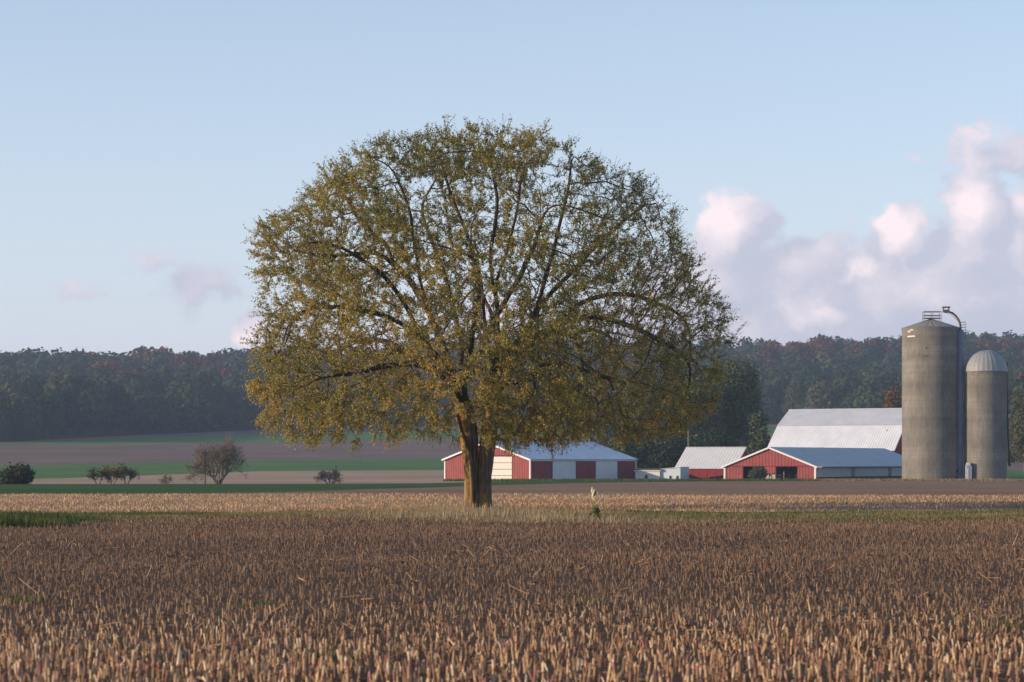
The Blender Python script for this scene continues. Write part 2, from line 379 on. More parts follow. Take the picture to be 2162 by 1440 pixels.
# ------------------------------------------------------------------ terrain
def lerp_tab(tab, x):
    xs = [t[0] for t in tab]; ys = [t[1] for t in tab]
    return np.interp(x, xs, ys)
P_Y = np.array([0, 103, 145, 200, 250, 300, 335, 400, 500, 600, 700, 800, 900, 1000, 1100, 1200, 1300, 1400, 1500, 1700, 2200.])
P_y = np.array([0, 1075, 1045, 1029.5, 1022.5, 1018, 1015.2, 1010, 1000, 984, 966, 945, 922, 900, 868, 830, 800, 783, 783, 800, 860.])
P_z = CAMZ - (P_y - HY) * P_Y / F
P_z[:2] = 0.0
def terrain(X, Y):
    X = np.asarray(X, float); Y = np.asarray(Y, float)
    px = CX + F * X / np.maximum(Y, 60)
    z = np.interp(Y, P_Y, P_z)
    k = np.interp(px, [-1500, 0, 250, 500, 1000, 1500, 2162, 4000], [0.75, 0.79, 0.86, 0.90, 0.92, 0.95, 0.965, 0.95])
    hill = np.clip((Y - 900) / 300, 0, 1)
    z = z * (1 + (k - 1) * hill)
    z = z + hill * (np.sin(X * 0.021 + 1.3) * 1.4 + np.sin(X * 0.0083 + Y * 0.004) * 2.0)
    mid = np.clip((Y - 420) / 150, 0, 1) * (1 - hill)
    z = z + mid * np.sin(X * 0.017 + Y * 0.006) * 0.5
    near = np.clip((200 - Y) / 80, 0, 1)
    z = z + near * (np.sin(X * 0.9 + Y * 0.23) * 0.012 + np.sin(Y * 0.31 - X * 0.11) * 0.035)
    return z
def tz(x, y): return float(terrain(x, y))
def at(px, Y): return (px - CX) / F * Y
def bnd(tab):
    xs = [t[0] for t in tab]; ys = [t[1] for t in tab]
    return lambda px: np.interp(px, xs, ys)
E0 = bnd([(0, 76), (120, 77), (230, 82), (500, 89), (900, 83), (1300, 81), (2162, 86)])
E1 = bnd([(0, 92), (500, 93.5), (900, 101), (1000, 104), (1150, 102), (1400, 99), (2162, 94)])
B1 = bnd([(0, 150), (500, 146), (1100, 146), (2162, 140)])
B1B = bnd([(0, 150.5), (300, 150.5), (600, 160), (900, 200), (1300, 290), (1600, 332), (1800, 345), (2162, 330)])
B2 = bnd([(0, 255), (600, 258), (900, 270), (1100, 330), (1300, 360), (2000, 380), (2162, 345)])
B3 = bnd([(0, 365), (550, 515), (900, 535), (1600, 560), (2100, 400), (2162, 372)])
B4 = bnd([(0, 570), (550, 655), (900, 705), (1500, 740), (2162, 560)])
B5 = bnd([(0, 805), (550, 850), (900, 890), (1600, 930), (2162, 660)])
B6 = bnd([(0, 818), (550, 940), (900, 980), (1650, 1015), (2162, 700)])
B7 = bnd([(0, 832), (550, 990), (900, 1015), (1650, 1030), (2162, 720)])
us = np.concatenate([np.linspace(-8, -0.6, 12), np.linspace(-0.5, -0.27, 8), np.linspace(-0.25, 0.25, 121), np.linspace(0.27, 0.5, 8), np.linspace(0.6, 8, 12)])
def strip(name, lo, hi, rows, mat, label=None):
    px = CX + F * us
    ya = np.broadcast_to(lo(px) if callable(lo) else lo, px.shape); yb = np.broadcast_to(hi(px) if callable(hi) else hi, px.shape)
    t = np.linspace(0, 1, rows + 1)[:, None]
    Y = ya[None] * (1 - t) + yb[None] * t
    X = np.clip(us[None] * np.maximum(Y, 60), -2600, 2600)
    V = np.stack([X, Y, terrain(X, Y)], -1).reshape(-1, 3)
    n = len(us); i, j = np.meshgrid(np.arange(rows), np.arange(n - 1), indexing='ij')
    a = (i * n + j).ravel()
    q = np.stack([a, a + 1, a + n + 1, a + n], 1)
    o = link(name, make_mesh(name, V, [q], mat, smooth=True), None, kind='structure')
    if label: o['label'] = label
    return o
strip('corn_stubble_field', -300, E0, 60, M_SOIL, 'brown corn stubble field in the foreground')
strip('grass_verge', E0, E1, 14, M_VERGE, 'strip of grass the big tree stands on')
strip('tan_stubble_field', E1, B1, 20, M_TAN, 'sunlit tan stubble field behind the big tree')
strip('bare_field', B1, B1B, 20, M_BARE, 'dull brown field in front of the farm buildings')
strip('green_field', B1B, B2, 20, M_GREEN, 'dark green crop strip behind the tan stubble')
strip('tan_hillside_field', B2, B3, 20, M_TANF, 'narrow pale tan field behind the bushes')
strip('green_hillside_field', B3, B4, 24, M_GREENF, 'lower green field strip on the far slope')
strip('brown_hillside_field', B4, B5, 24, M_BROWN, 'wide purplish brown field on the far slope')
strip('upper_green_field', B5, B6, 12, M_GREENF, 'upper green field strip below the wood')
strip('brown_field_margin', B6, B7, 6, M_BROWN, 'thin brown strip at the foot of the wood')
strip('wooded_hill', B7, 2200, 60, M_FLOOR, 'long low hill covered with woods')

# ------------------------------------------------------------------ batch geometry
def unit(v): return v / np.maximum(np.linalg.norm(v, axis=-1, keepdims=True), 1e-9)
def rand_unit(n): return unit(rng.normal(size=(n, 3)))
def leaf_quads(pos, nrm, length, width, droop=None):
    """diamond shaped leaf faces; returns verts, quads"""
    n = len(pos); a = rand_unit(n)
    if droop is not None: a = unit(a + droop)
    t = unit(a - nrm * np.sum(a * nrm, 1, keepdims=True)); w = np.cross(nrm, t)
    L = np.asarray(length).reshape(-1, 1); Wd = np.asarray(width).reshape(-1, 1)
    v = np.stack([pos, pos + t * L * 0.45 + w * Wd * 0.5 + nrm * L * 0.06, pos + t * L, pos + t * L * 0.45 - w * Wd * 0.5 + nrm * L * 0.06], 1).reshape(-1, 3)
    q = (np.arange(n)[:, None] * 4 + np.arange(4)[None])
    return v, q
def segs(P0, P1, r0, r1, sides=3):
    """independent tapered sticks"""
    n = len(P0); d = unit(P1 - P0); ref = np.where(np.abs(d[:, 2:3]) > 0.9, np.array([[1., 0, 0]]), np.array([[0, 0, 1.]]))
    u = unit(np.cross(d, ref)); w = np.cross(d, u)
    ang = 2 * np.pi * np.arange(sides) / sides
    ring = u[:, None] * np.cos(ang)[None, :, None] + w[:, None] * np.sin(ang)[None, :, None]
    v = np.concatenate([P0[:, None] + ring * np.reshape(r0, (-1, 1, 1)), P1[:, None] + ring * np.reshape(r1, (-1, 1, 1))], 1).reshape(-1, 3)
    base = np.arange(n)[:, None] * (2 * sides)
    qs = [np.concatenate([base + k, base + (k + 1) % sides, base + sides + (k + 1) % sides, base + sides + k], 1) for k in range(sides)]
    return v, np.concatenate(qs, 0)
def blades(base, h, lean, width, nseg=2):
    """grass blades: bent tapering ribbons, one quad and one tip triangle"""
    n = len(base); a = rng.uniform(0, 2 * np.pi, n)
    d = np.stack([np.cos(a), np.sin(a), np.zeros(n)], 1); s = np.stack([-np.sin(a), np.cos(a), np.zeros(n)], 1)
    h = h[:, None]; lean = lean[:, None]; w = width[:, None] * 0.5
    mid = base + np.array([0, 0, 1.]) * h * 0.58 + d * lean * h * 0.3
    tip = base + np.array([0, 0, 1.]) * h * (1 - 0.35 * lean) + d * lean * h
    v = np.stack([base - s * w, base + s * w, mid + s * w * 0.8, mid - s * w * 0.8, tip], 1).reshape(-1, 3)
    b = np.arange(n)[:, None] * 5
    return v, np.concatenate([b, b + 1, b + 2, b + 3], 1), np.concatenate([b + 3, b + 2, b + 4], 1)


# ------------------------------------------------------------------ buildings
def zpx(y, Y): return CAMZ - (y - HY) / F * Y
def sheet(name, parent, p00, p10, p01, p11, out, mat, pitch=0.3, depth=0.03, **props):
    """one ribbed metal sheet between four corners (p00->p10 across, p0x->p1x... up), ribs stand out along 'out'"""
    p00, p10, p01, p11 = [np.asarray(p, float) for p in (p00, p10, p01, p11)]
    out = np.asarray(out, float); w = np.linalg.norm(p10 - p00)
    nr = max(1, int(round(w / pitch)))
    prof = [(0.0, 0.0)]
    for k in range(nr):
        c = (k + 0.5) / nr; h = 0.16 / nr
        prof += [(c - 2 * h, 0), (c - h, depth), (c + h, depth), (c + 2 * h, 0)]
    prof.append((1.0, 0.0))
    vs = []; n = len(prof)
    for a, b_ in ((p00, p10), (p01, p11)):
        for t, d in prof: vs.append(a + (b_ - a) * t + out * d)
    # back layer gives the sheet its thickness
    for p in (p00, p10, p01, p11): vs.append(p - out * 0.01)
    fs = [(i, i + 1, n + i + 1, n + i) for i in range(n - 1)]
    m = 2 * n
    fs += [(m + 1, m, m + 2, m + 3), (m, 0, n, m + 2), (n - 1, m + 1, m + 3, 2 * n - 1)]
    return MB().add(vs, fs).build(name, mat, parent, **props)

# --- machine shed: white roof, red gable with white door, red and white bays
def machine_shed():
    Y0 = 338.0; x0 = at(1119.5, Y0); z0 = zpx(1017.5, Y0) - 0.05
    th = math.radians(40)
    r = thing('machine_shed', 'red machine shed with white roof, white overhead door and white bays behind big tree', 'shed', (x0, Y0, z0), -th)
    Wd, L, H, R = 15.9, 24.4, 3.28, 5.72          # gable width, length, eave and ridge height
    MB().prism([(-Wd, 0.08, 0), (0 - 0.08, 0.08, 0), (-0.08, 0.08, H - 0.06), (-Wd / 2, 0.08, R - 0.08), (-Wd + 0.08, 0.08, H - 0.06)], (0, L - 0.16, 0)).build('wall', M_DARK, r)
    top = lambda x: H + (R - H) * (1 - abs(x + Wd / 2) / (Wd / 2)) - 0.04
    dx0, dx1, dh = -9.6, -3.3, 3.62
    n = 18; xs = np.linspace(-Wd, 0, n + 1)
    cuts = sorted(set([round(v, 4) for v in xs if not (dx0 - 0.3 < v < dx1 + 0.3)] + [dx0, dx1, -Wd / 2, -6.4]))
    for a, b_ in zip(cuts[:-1], cuts[1:]):
        zb = dh + 0.12 if (a >= dx0 - 1e-3 and b_ <= dx1 + 1e-3) else 0.0
        sheet('siding_panel', r, (a, 0, zb), (b_, 0, zb), (a, 0, top(a)), (b_, 0, top(b_)), (0, -1, 0), M_RED, 0.44, 0.035)
    door = MB().box((dx0 + 0.03, 0.02, 0.02), (dx1 - 0.03, 0.06, dh)).build('overhead_door', M_DARK, r, label='white sectional overhead door')
    for k in range(4):
        MB().box((dx0 + 0.05, -0.03, 0.04 + k * dh / 4), (dx1 - 0.05, 0.016, (k + 1) * dh / 4 - 0.03)).build('door_panel', M_WOOD_WHITE, door)
    MB().box((dx1, -0.06, 0), (dx1 + 0.1, 0.02, dh + 0.1)).build('door_jamb', M_RED, r); MB().box((dx0 - 0.1, -0.06, 0), (dx0, 0.02, dh + 0.1)).build('door_jamb', M_RED, r)
    ys = [0.0, 0.20, 0.415, 0.605, 0.815, 1.0]
    for k in range(5):
        a, b_ = ys[k] * L, ys[k + 1] * L
        if k % 2 == 0:
            ncol = 4
            for q in range(ncol):
                u0 = a + (b_ - a) * q / ncol; u1 = a + (b_ - a) * (q + 1) / ncol
                sheet('siding_panel', r, (0, u0, 0), (0, u1, 0), (0, u0, H - 0.32), (0, u1, H - 0.32), (1, 0, 0), M_RED, 0.44, 0.035)
        else:
            dd = MB().box((0.02, a + 0.03, 0.03), (0.06, b_ - 0.03, H - 0.36)).build('sliding_door', M_WHITE, r, label='white sliding door')
            MB().box((0.06, a + 0.03, 0.05), (0.10, a + 0.12, H - 0.4)).build('door_edge', M_WHITE, dd)
            MB().box((0.06, b_ - 0.12, 0.05), (0.10, b_ - 0.03, H - 0.4)).build('door_edge', M_WHITE, dd)
    MB().box((0.0, -0.02, H - 0.32), (0.12, L + 0.02, H - 0.03)).build('fascia', M_WHITE, r)
    for (xx, yy) in ((-Wd, 0), (0, 0), (0, L)):
        MB().box((xx - 0.09, yy - 0.11, 0), (xx + 0.11, yy + 0.09, H - 0.33)).build('corner_trim', M_WHITE, r)
    oh = 0.35
    for s in (-1, 1):
        n = 24; sl = (R - H) / (Wd / 2)
        for k in range(n):
            a = -oh + (L + 2 * oh) * k / n; b_ = -oh + (L + 2 * oh) * (k + 1) / n
            xe = (0 + oh) if s > 0 else (-Wd - oh); ze = H + 0.02 - oh * sl; xr = -Wd / 2
            out = unit(np.array([s * sl, 0, 1.0]))
            if s > 0: sheet('roof_panel', r, (xe, a, ze), (xe, b_, ze), (xr, a, R + 0.02), (xr, b_, R + 0.02), out, M_WROOF, 0.45, 0.03)
            else: sheet('roof_panel', r, (xe, b_, ze), (xe, a, ze), (xr, b_, R + 0.02), (xr, a, R + 0.02), out, M_WROOF, 0.45, 0.03)
    MB().prism([(-Wd / 2 - 0.25, -oh, R - 0.0), (-Wd / 2 + 0.25, -oh, R - 0.0), (-Wd / 2, -oh, R + 0.11)], (0, L + 2 * oh, 0)).build('ridge_cap', M_WROOF, r)
    for s in (-1, 1):
        xe = oh if s > 0 else -Wd - oh
        ze = H - oh * (R - H) / (Wd / 2)
        MB().prism([(xe, -oh - 0.05, ze - 0.2), (-Wd / 2, -oh - 0.05, R - 0.2), (-Wd / 2, -oh - 0.05, R + 0.05), (xe, -oh - 0.05, ze + 0.05)][::(1 if s < 0 else -1)], (0, 0.045, 0)).build('rake_trim', M_WHITE, r)
machine_shed()

# --- open livestock shed: red gable front with two openings, long grey roof
def livestock_shed():
    Y0 = 338.0; x0 = at(1721.5, Y0); z0 = zpx(1016, Y0) - 0.05
    th = math.radians(30)
    r = thing('livestock_shed', 'long shed with red open gable front, two dark openings and grey metal roof', 'shed', (x0, Y0, z0), -th)
    Wd, L, H, R = 13.9, 44.0, 2.2, 4.82
    top = lambda x: H + (R - H) * (1 - abs(x + Wd / 2) / (Wd / 2)) - 0.03
    k_ = Wd / 186.0
    o1 = (-Wd + (1573 - 1535.5) * k_, -Wd + (1618 - 1535.5) * k_); o2 = (-Wd + (1641 - 1535.5) * k_, -Wd + (1685.5 - 1535.5) * k_)
    oh_ = 2.06
    # gable above the openings: two triangular halves with upright boards
    n = 14; xs = sorted(set([round(v, 3) for v in np.linspace(-Wd, 0, n + 1)]))
    for a, b_ in zip(xs[:-1], xs[1:]):
        sheet('gable_panel', r, (a, -0.03, oh_ + 0.1), (b_, -0.03, oh_ + 0.1), (a, -0.03, max(top(a), oh_ + 0.12)), (b_, -0.03, max(top(b_), oh_ + 0.12)), (0, -1, 0), M_RED, 0.47, 0.02)
    MB().box((-Wd, -0.075, oh_ + 0.03), (0, -0.035, oh_ + 0.11)).build('girt', M_DKRED, r)
    def lower(a, b_, z):
        m = max(1, int(round((b_ - a) / 0.95)))
        for q in range(m):
            u0 = a + (b_ - a) * q / m; u1 = a + (b_ - a) * (q + 1) / m
            sheet('siding_panel', r, (u0, 0, z), (u1, 0, z), (u0, 0, oh_ + 0.03), (u1, 0, oh_ + 0.03), (0, -1, 0), M_RED, 0.47, 0.02)
    lower(-Wd, o1[0], 0); lower(o1[1], o2[0], 1.12); lower(o2[1], 0, 0)
    for xx in (o1[0], o1[1], o2[0], o2[1]):
        MB().box((xx - 0.07, 0.03, 0), (xx + 0.07, 0.17, oh_)).build('post', M_DKPOLE, r)
    # pale block pier and a battered board under the middle panel
    for q, (xa, xb, zh) in enumerate(((o1[1] + 0.15, o1[1] + 0.65, 0.95), (o1[1] + 0.75, o1[1] + 1.0, 0.7), (o1[1] + 1.1, o2[0] - 0.05, 1.0))):
        MB().box((xa, 0.05 + 0.04 * q, 0), (xb, 0.45, zh)).build('block_pier', M_RUBBLE, r)
    # walls and what stands inside
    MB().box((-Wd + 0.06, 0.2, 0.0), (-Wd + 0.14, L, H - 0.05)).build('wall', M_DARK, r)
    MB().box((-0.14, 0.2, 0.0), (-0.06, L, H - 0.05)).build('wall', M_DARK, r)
    MB().box((-Wd + 0.2, 9.0, 0.0), (-0.2, 9.12, H - 0.1)).build('partition', simple_mat('dusty_boards', (0.16, 0.13, 0.11), 0.9, 0.1, 0.35, 1.2), r)
    for q in range(9):
        xx = o1[0] + 0.3 + q * (o2[1] - o1[0] - 0.6) / 8
        MB().box((xx - 0.05, 2.2 + (q % 2) * 0.4, 0.0), (xx + 0.05, 2.3 + (q % 2) * 0.4, 1.15 + 0.3 * ((q * 7) % 3) / 2)).build('stall_post', M_RUBBLE, r)
    for zz in (0.45, 0.85):
        MB().tube([(o1[0] + 0.1, 2.0, zz), (o2[1] - 0.1, 2.0, zz)], 0.035, 6).build('stall_rail', M_STEEL, r)
    # side wall: grey sheets over a dark red base
    m = 30
    for q in range(m):
        a, b_ = L * q / m, L * (q + 1) / m
        if q % 10 == 9: continue
        sheet('siding_panel', r, (0, a, 0.62), (0, b_, 0.62), (0, a, H - 0.08), (0, b_, H - 0.08), (1, 0, 0), M_GREYWALL, 0.36, 0.025)
    for q in (9, 19, 29):
        a, b_ = L * q / m, L * (q + 1) / m
        MB().box((-0.02, a + 0.02, 0.65), (0.03, b_ - 0.02, H - 0.1)).build('side_door', M_STEEL, r)
    for q in range(10):
        MB().box((-0.02, L * q / 10 + 0.01, 0.0), (0.05, L * (q + 1) / 10 - 0.01, 0.615)).build('base_board', M_DKRED, r)
    for xx in (-Wd, 0):
        MB().box((xx - 0.13, -0.12, 0), (xx + 0.13, -0.035, H - 0.12)).build('corner_trim', M_WHITE, r)
    sl = (R - H) / (Wd / 2); oh = 0.4
    for s in (-1, 1):
        n = 44 if s > 0 else 16
        xe = oh if s > 0 else -Wd - oh; ze = H + 0.03 - oh * sl
        for k in range(n):
            a = -0.3 + (L + 0.6) * k / n; b_ = -0.3 + (L + 0.6) * (k + 1) / n
            out = unit(np.array([s * sl, 0, 1.0]))
            if s < 0: a, b_ = b_, a
            sheet('roof_panel', r, (xe, a, ze), (xe, b_, ze), (-Wd / 2, a, R + 0.02), (-Wd / 2, b_, R + 0.02), out, M_GREYROOF, 0.5, 0.025)
        MB().prism([(xe, -0.36, ze - 0.22), (-Wd / 2, -0.36, R - 0.2), (-Wd / 2, -0.36, R + 0.05), (xe, -0.36, ze + 0.04)][::(1 if s < 0 else -1)], (0, 0.05, 0)).build('rake_trim', M_WHITE, r)
    MB().tube([(oh + 0.03, -0.3, H - 0.2), (oh + 0.03, L + 0.2, H - 0.2)], 0.06, 6).build('gutter', M_STEEL, r)
    MB().tube([(0.35, -0.2, H - 0.1), (0.9, -0.1, H - 0.22), (1.15, -0.05, H - 0.05)], [0.12, 0.14, 0.09], 7).build('gutter_end', M_RUBBLE, r)
livestock_shed()

# --- small red barn with white roof
def red_barn():
    th = math.radians(27); Y0 = 352.0; x0 = at(1549, Y0); z0 = zpx(1015.5, Y0) - 0.1
    r = thing('red_barn', 'small old red barn with bright white metal roof left of the livestock shed', 'barn', (x0, Y0, z0), -th)
    Ln, Wd, H, R = 9.0, 8.6, 2.05, 5.0
    MB().prism([(-0.06, 0.06, 0), (-0.06, Wd - 0.06, 0), (-0.06, Wd - 0.06, H), (-0.06, Wd / 2, R - 0.1), (-0.06, 0.06, H)], (-Ln + 0.12, 0, 0)).build('wall', M_OLDRED, r)
    n = 22
    for k in range(n):
        a, b_ = -Ln + Ln * k / n, -Ln + Ln * (k + 1) / n
        d = 0.012 * (k % 3)
        MB().box((a + 0.008, -0.02 - d, 0.0), (b_ - 0.008, 0.05, H - 0.03)).build('board', M_OLDRED, r)
    MB().box((-0.16, -0.03, 0), (0.02, 0.055, H - 0.03)).build('corner_board', M_DKRED, r)
    sl = (R - H) / (Wd / 2); oh = 0.3
    for s in (0, 1):
        m = 10
        for k in range(m):
            a = -Ln - oh + (Ln + 2 * oh) * k / m; b_ = -Ln - oh + (Ln + 2 * oh) * (k + 1) / m
            if s == 0:
                sheet('roof_panel', r, (a, -oh, H + 0.03 - oh * sl), (b_, -oh, H + 0.03 - oh * sl), (a, Wd / 2, R + 0.02), (b_, Wd / 2, R + 0.02), unit(np.array([0, -sl, 1.])), M_WHITE, 0.45, 0.03)
            else:
                sheet('roof_panel', r, (b_, Wd + oh, H + 0.03 - oh * sl), (a, Wd + oh, H + 0.03 - oh * sl), (b_, Wd / 2, R + 0.02), (a, Wd / 2, R + 0.02), unit(np.array([0, sl, 1.])), M_WHITE, 0.45, 0.03)
    MB().prism([(-Ln - oh, Wd / 2 - 0.2, R), (-Ln - oh, Wd / 2, R + 0.1), (-Ln - oh, Wd / 2 + 0.2, R)][::-1], (Ln + 2 * oh, 0, 0)).build('ridge_cap', M_WHITE, r)
red_barn()

# --- gambrel barn
def gambrel_barn():
    th = math.radians(32); Y0 = 392.0; x0 = at(1886, Y0); z0 = -1.1
    r = thing('gambrel_barn', 'large barn with white two-pitch gambrel roof behind the tall silo', 'barn', (x0, Y0, z0), -th)
    He, Hb, Hr = zpx(948, Y0) - z0, zpx(897.5, Y0 + 3) - z0, zpx(862.5, Y0 + 6) - z0
    d1, d2 = 4.1, 4.6; Wd = 2 * (d1 + d2); Ln = 22.4
    poly = [(0, 0), (Wd, 0), (Wd, He), (Wd - d1, Hb), (Wd / 2, Hr), (d1, Hb), (0, He)]
    MB().prism([(-0.1, y if 0.1 < y < Wd - 0.1 else (0.1 if y < 1 else Wd - 0.1), z - (0.12 if z > 0 else 0)) for y, z in poly], (-Ln + 0.2, 0, 0)).build('wall', M_OLDRED, r)
    segz = [((0, He), (d1, Hb), M_WROOF), ((d1, Hb), (Wd / 2, Hr), M_WROOF2), ((Wd / 2, Hr), (Wd - d1, Hb), M_WROOF2), ((Wd - d1, Hb), (Wd, He), M_WROOF)]
    oh = 0.35; n = 26
    for i, ((ya, za), (yb, zb), m) in enumerate(segz):
        if i == 0: sl = (zb - za) / (yb - ya); ya -= 0.35; za -= 0.35 * sl
        if i == 3: sl = (zb - za) / (yb - ya); yb += 0.35; zb += 0.35 * sl
        if i == 1: ya -= 0.12; za += 0.02
        if i == 2: yb += 0.12; zb += 0.02
        out = unit(np.array([0, -(zb - za), yb - ya]))
        for k in range(n):
            a = -Ln - oh + (Ln + 2 * oh) * k / n; b_ = -Ln - oh + (Ln + 2 * oh) * (k + 1) / n
            sheet('roof_panel', r, (a, ya, za + 0.03), (b_, ya, za + 0.03), (a, yb, zb + 0.03), (b_, yb, zb + 0.03), out, m, 0.46, 0.03)
    MB().prism([(-Ln - oh, Wd / 2 - 0.25, Hr + 0.0), (-Ln - oh, Wd / 2, Hr + 0.14), (-Ln - oh, Wd / 2 + 0.25, Hr + 0.0)][::-1], (Ln + 2 * oh, 0, 0)).build('ridge_cap', M_WROOF, r)
    for xx in (0.22, -Ln - 0.28):
        m = MB()
        for (ya, za), (yb, zb), _ in segz[:2]:
            m.prism([(xx, ya, za - 0.16), (xx, yb, zb - 0.16), (xx, yb, zb), (xx, ya, za)], (0.06, 0, 0))
        m.build('rake_trim', M_WHITE, r)
    # lightning-worn dark patch low on the right of the lower slope
    MB().box((-3.3, d1 * 0.72 - 0.02, He + (Hb - He) * 0.72 + 0.05), (-2.5, d1 * 0.78, He + (Hb - He) * 0.78 + 0.08)).build('roof_patch', M_GREYROOF, r)
gambrel_barn()

# --- low milk house and the blue white lean-to beside it
def milk_house():
    th = math.radians(22); Y0 = 348.0
    x0 = at(1393, Y0); z0 = zpx(1014.5, Y0) - 0.1
    r = thing('milk_house', 'low white block milk house with flat dark roof beside the machine shed', 'building', (x0, Y0, z0), -th)
    Ln, Wd, H = 3.7, 4.0, 1.45
    MB().box((-Ln, 0, 0), (0, Wd, H)).build('wall', M_WOOD_WHITE, r)
    MB().box((-Ln - 0.15, -0.2, H + 0.004), (0.15, Wd + 0.2, H + 0.12)).build('fascia', M_WHITE, r)
    MB().prism([(-Ln - 0.15, -0.1, H + 0.13), (0.15, -0.1, H + 0.13), (0.15, -0.1, H + 0.3), (-Ln + 0.3, -0.1, H + 0.42)], (0, Wd + 0.2, 0)).build('roof', M_DKROOF, r)
    w = MB().box((-2.35, -0.045, 0.25), (-1.75, -0.004, 0.95)).build('window', M_WHITE, r)
    MB().box((-2.29, -0.06, 0.31), (-1.81, -0.05, 0.89)).build('pane', M_GLASS, w)
    x1 = at(1436.5, Y0 - 0.8)
    r2 = thing('lean_to', 'pale blue-white lean-to with two small dark windows against the red barn', 'building', (x1, Y0 - 0.8, z0 - 0.02), -th)
    L2, H0, H1 = 3.02, 1.7, 1.98
    MB().prism([(-L2, 0, 0), (0, 0, 0), (0, 0, H1), (-L2, 0, H0)], (0, 4.0, 0)).build('wall', M_BLUEWHITE, r2)
    MB().prism([(-L2 - 0.12, -0.12, H0 + 0.01), (0.1, -0.12, H1 + 0.02), (0.1, -0.12, H1 + 0.1), (-L2 - 0.12, -0.12, H0 + 0.09)], (0, 4.2, 0)).build('roof', M_BLUEWHITE, r2)
    for xx in (-1.5, -0.45):
        w = MB().box((xx - 0.2, -0.045, 0.3), (xx + 0.2, -0.004, 0.85)).build('window', M_WHITE, r2)
        MB().box((xx - 0.16, -0.06, 0.34), (xx + 0.16, -0.05, 0.81)).build('pane', M_GLASS, w)
milk_house()

# --- silos
def ring(rad, z0, z1, sides=64, a0=0.0, a1=2 * math.pi, thick=0.06):
    m = MB(); n = sides
    full = abs(a1 - a0 - 2 * math.pi) < 1e-6
    A = [a0 + (a1 - a0) * k / n for k in range(n if full else n + 1)]
    v = []
    for a in A:
        c, s = math.cos(a), math.sin(a)
        v += [(c * rad, s * rad, z0), (c * (rad + thick), s * (rad + thick), z0), (c * (rad + thick), s * (rad + thick), z1), (c * rad, s * rad, z1)]
    fs = []
    k_ = len(A)
    for i in range(k_ if full else k_ - 1):
        j = (i + 1) % k_
        for q in range(4):
            q2 = (q + 1) % 4
            fs.append((i * 4 + q, j * 4 + q, j * 4 + q2, i * 4 + q2))
    return m.add(v, fs)
def cyl_wall(rad, h, sides=72):
    v = []
    for z in (0, h):
        for k in range(sides):
            a = 2 * math.pi * k / sides; v.append((rad * math.cos(a), rad * math.sin(a), z))
    fs = [(k, (k + 1) % sides, sides + (k + 1) % sides, sides + k) for k in range(sides)]
    fs.append(tuple(range(sides, 2 * sides)))
    return MB().add(v, fs)

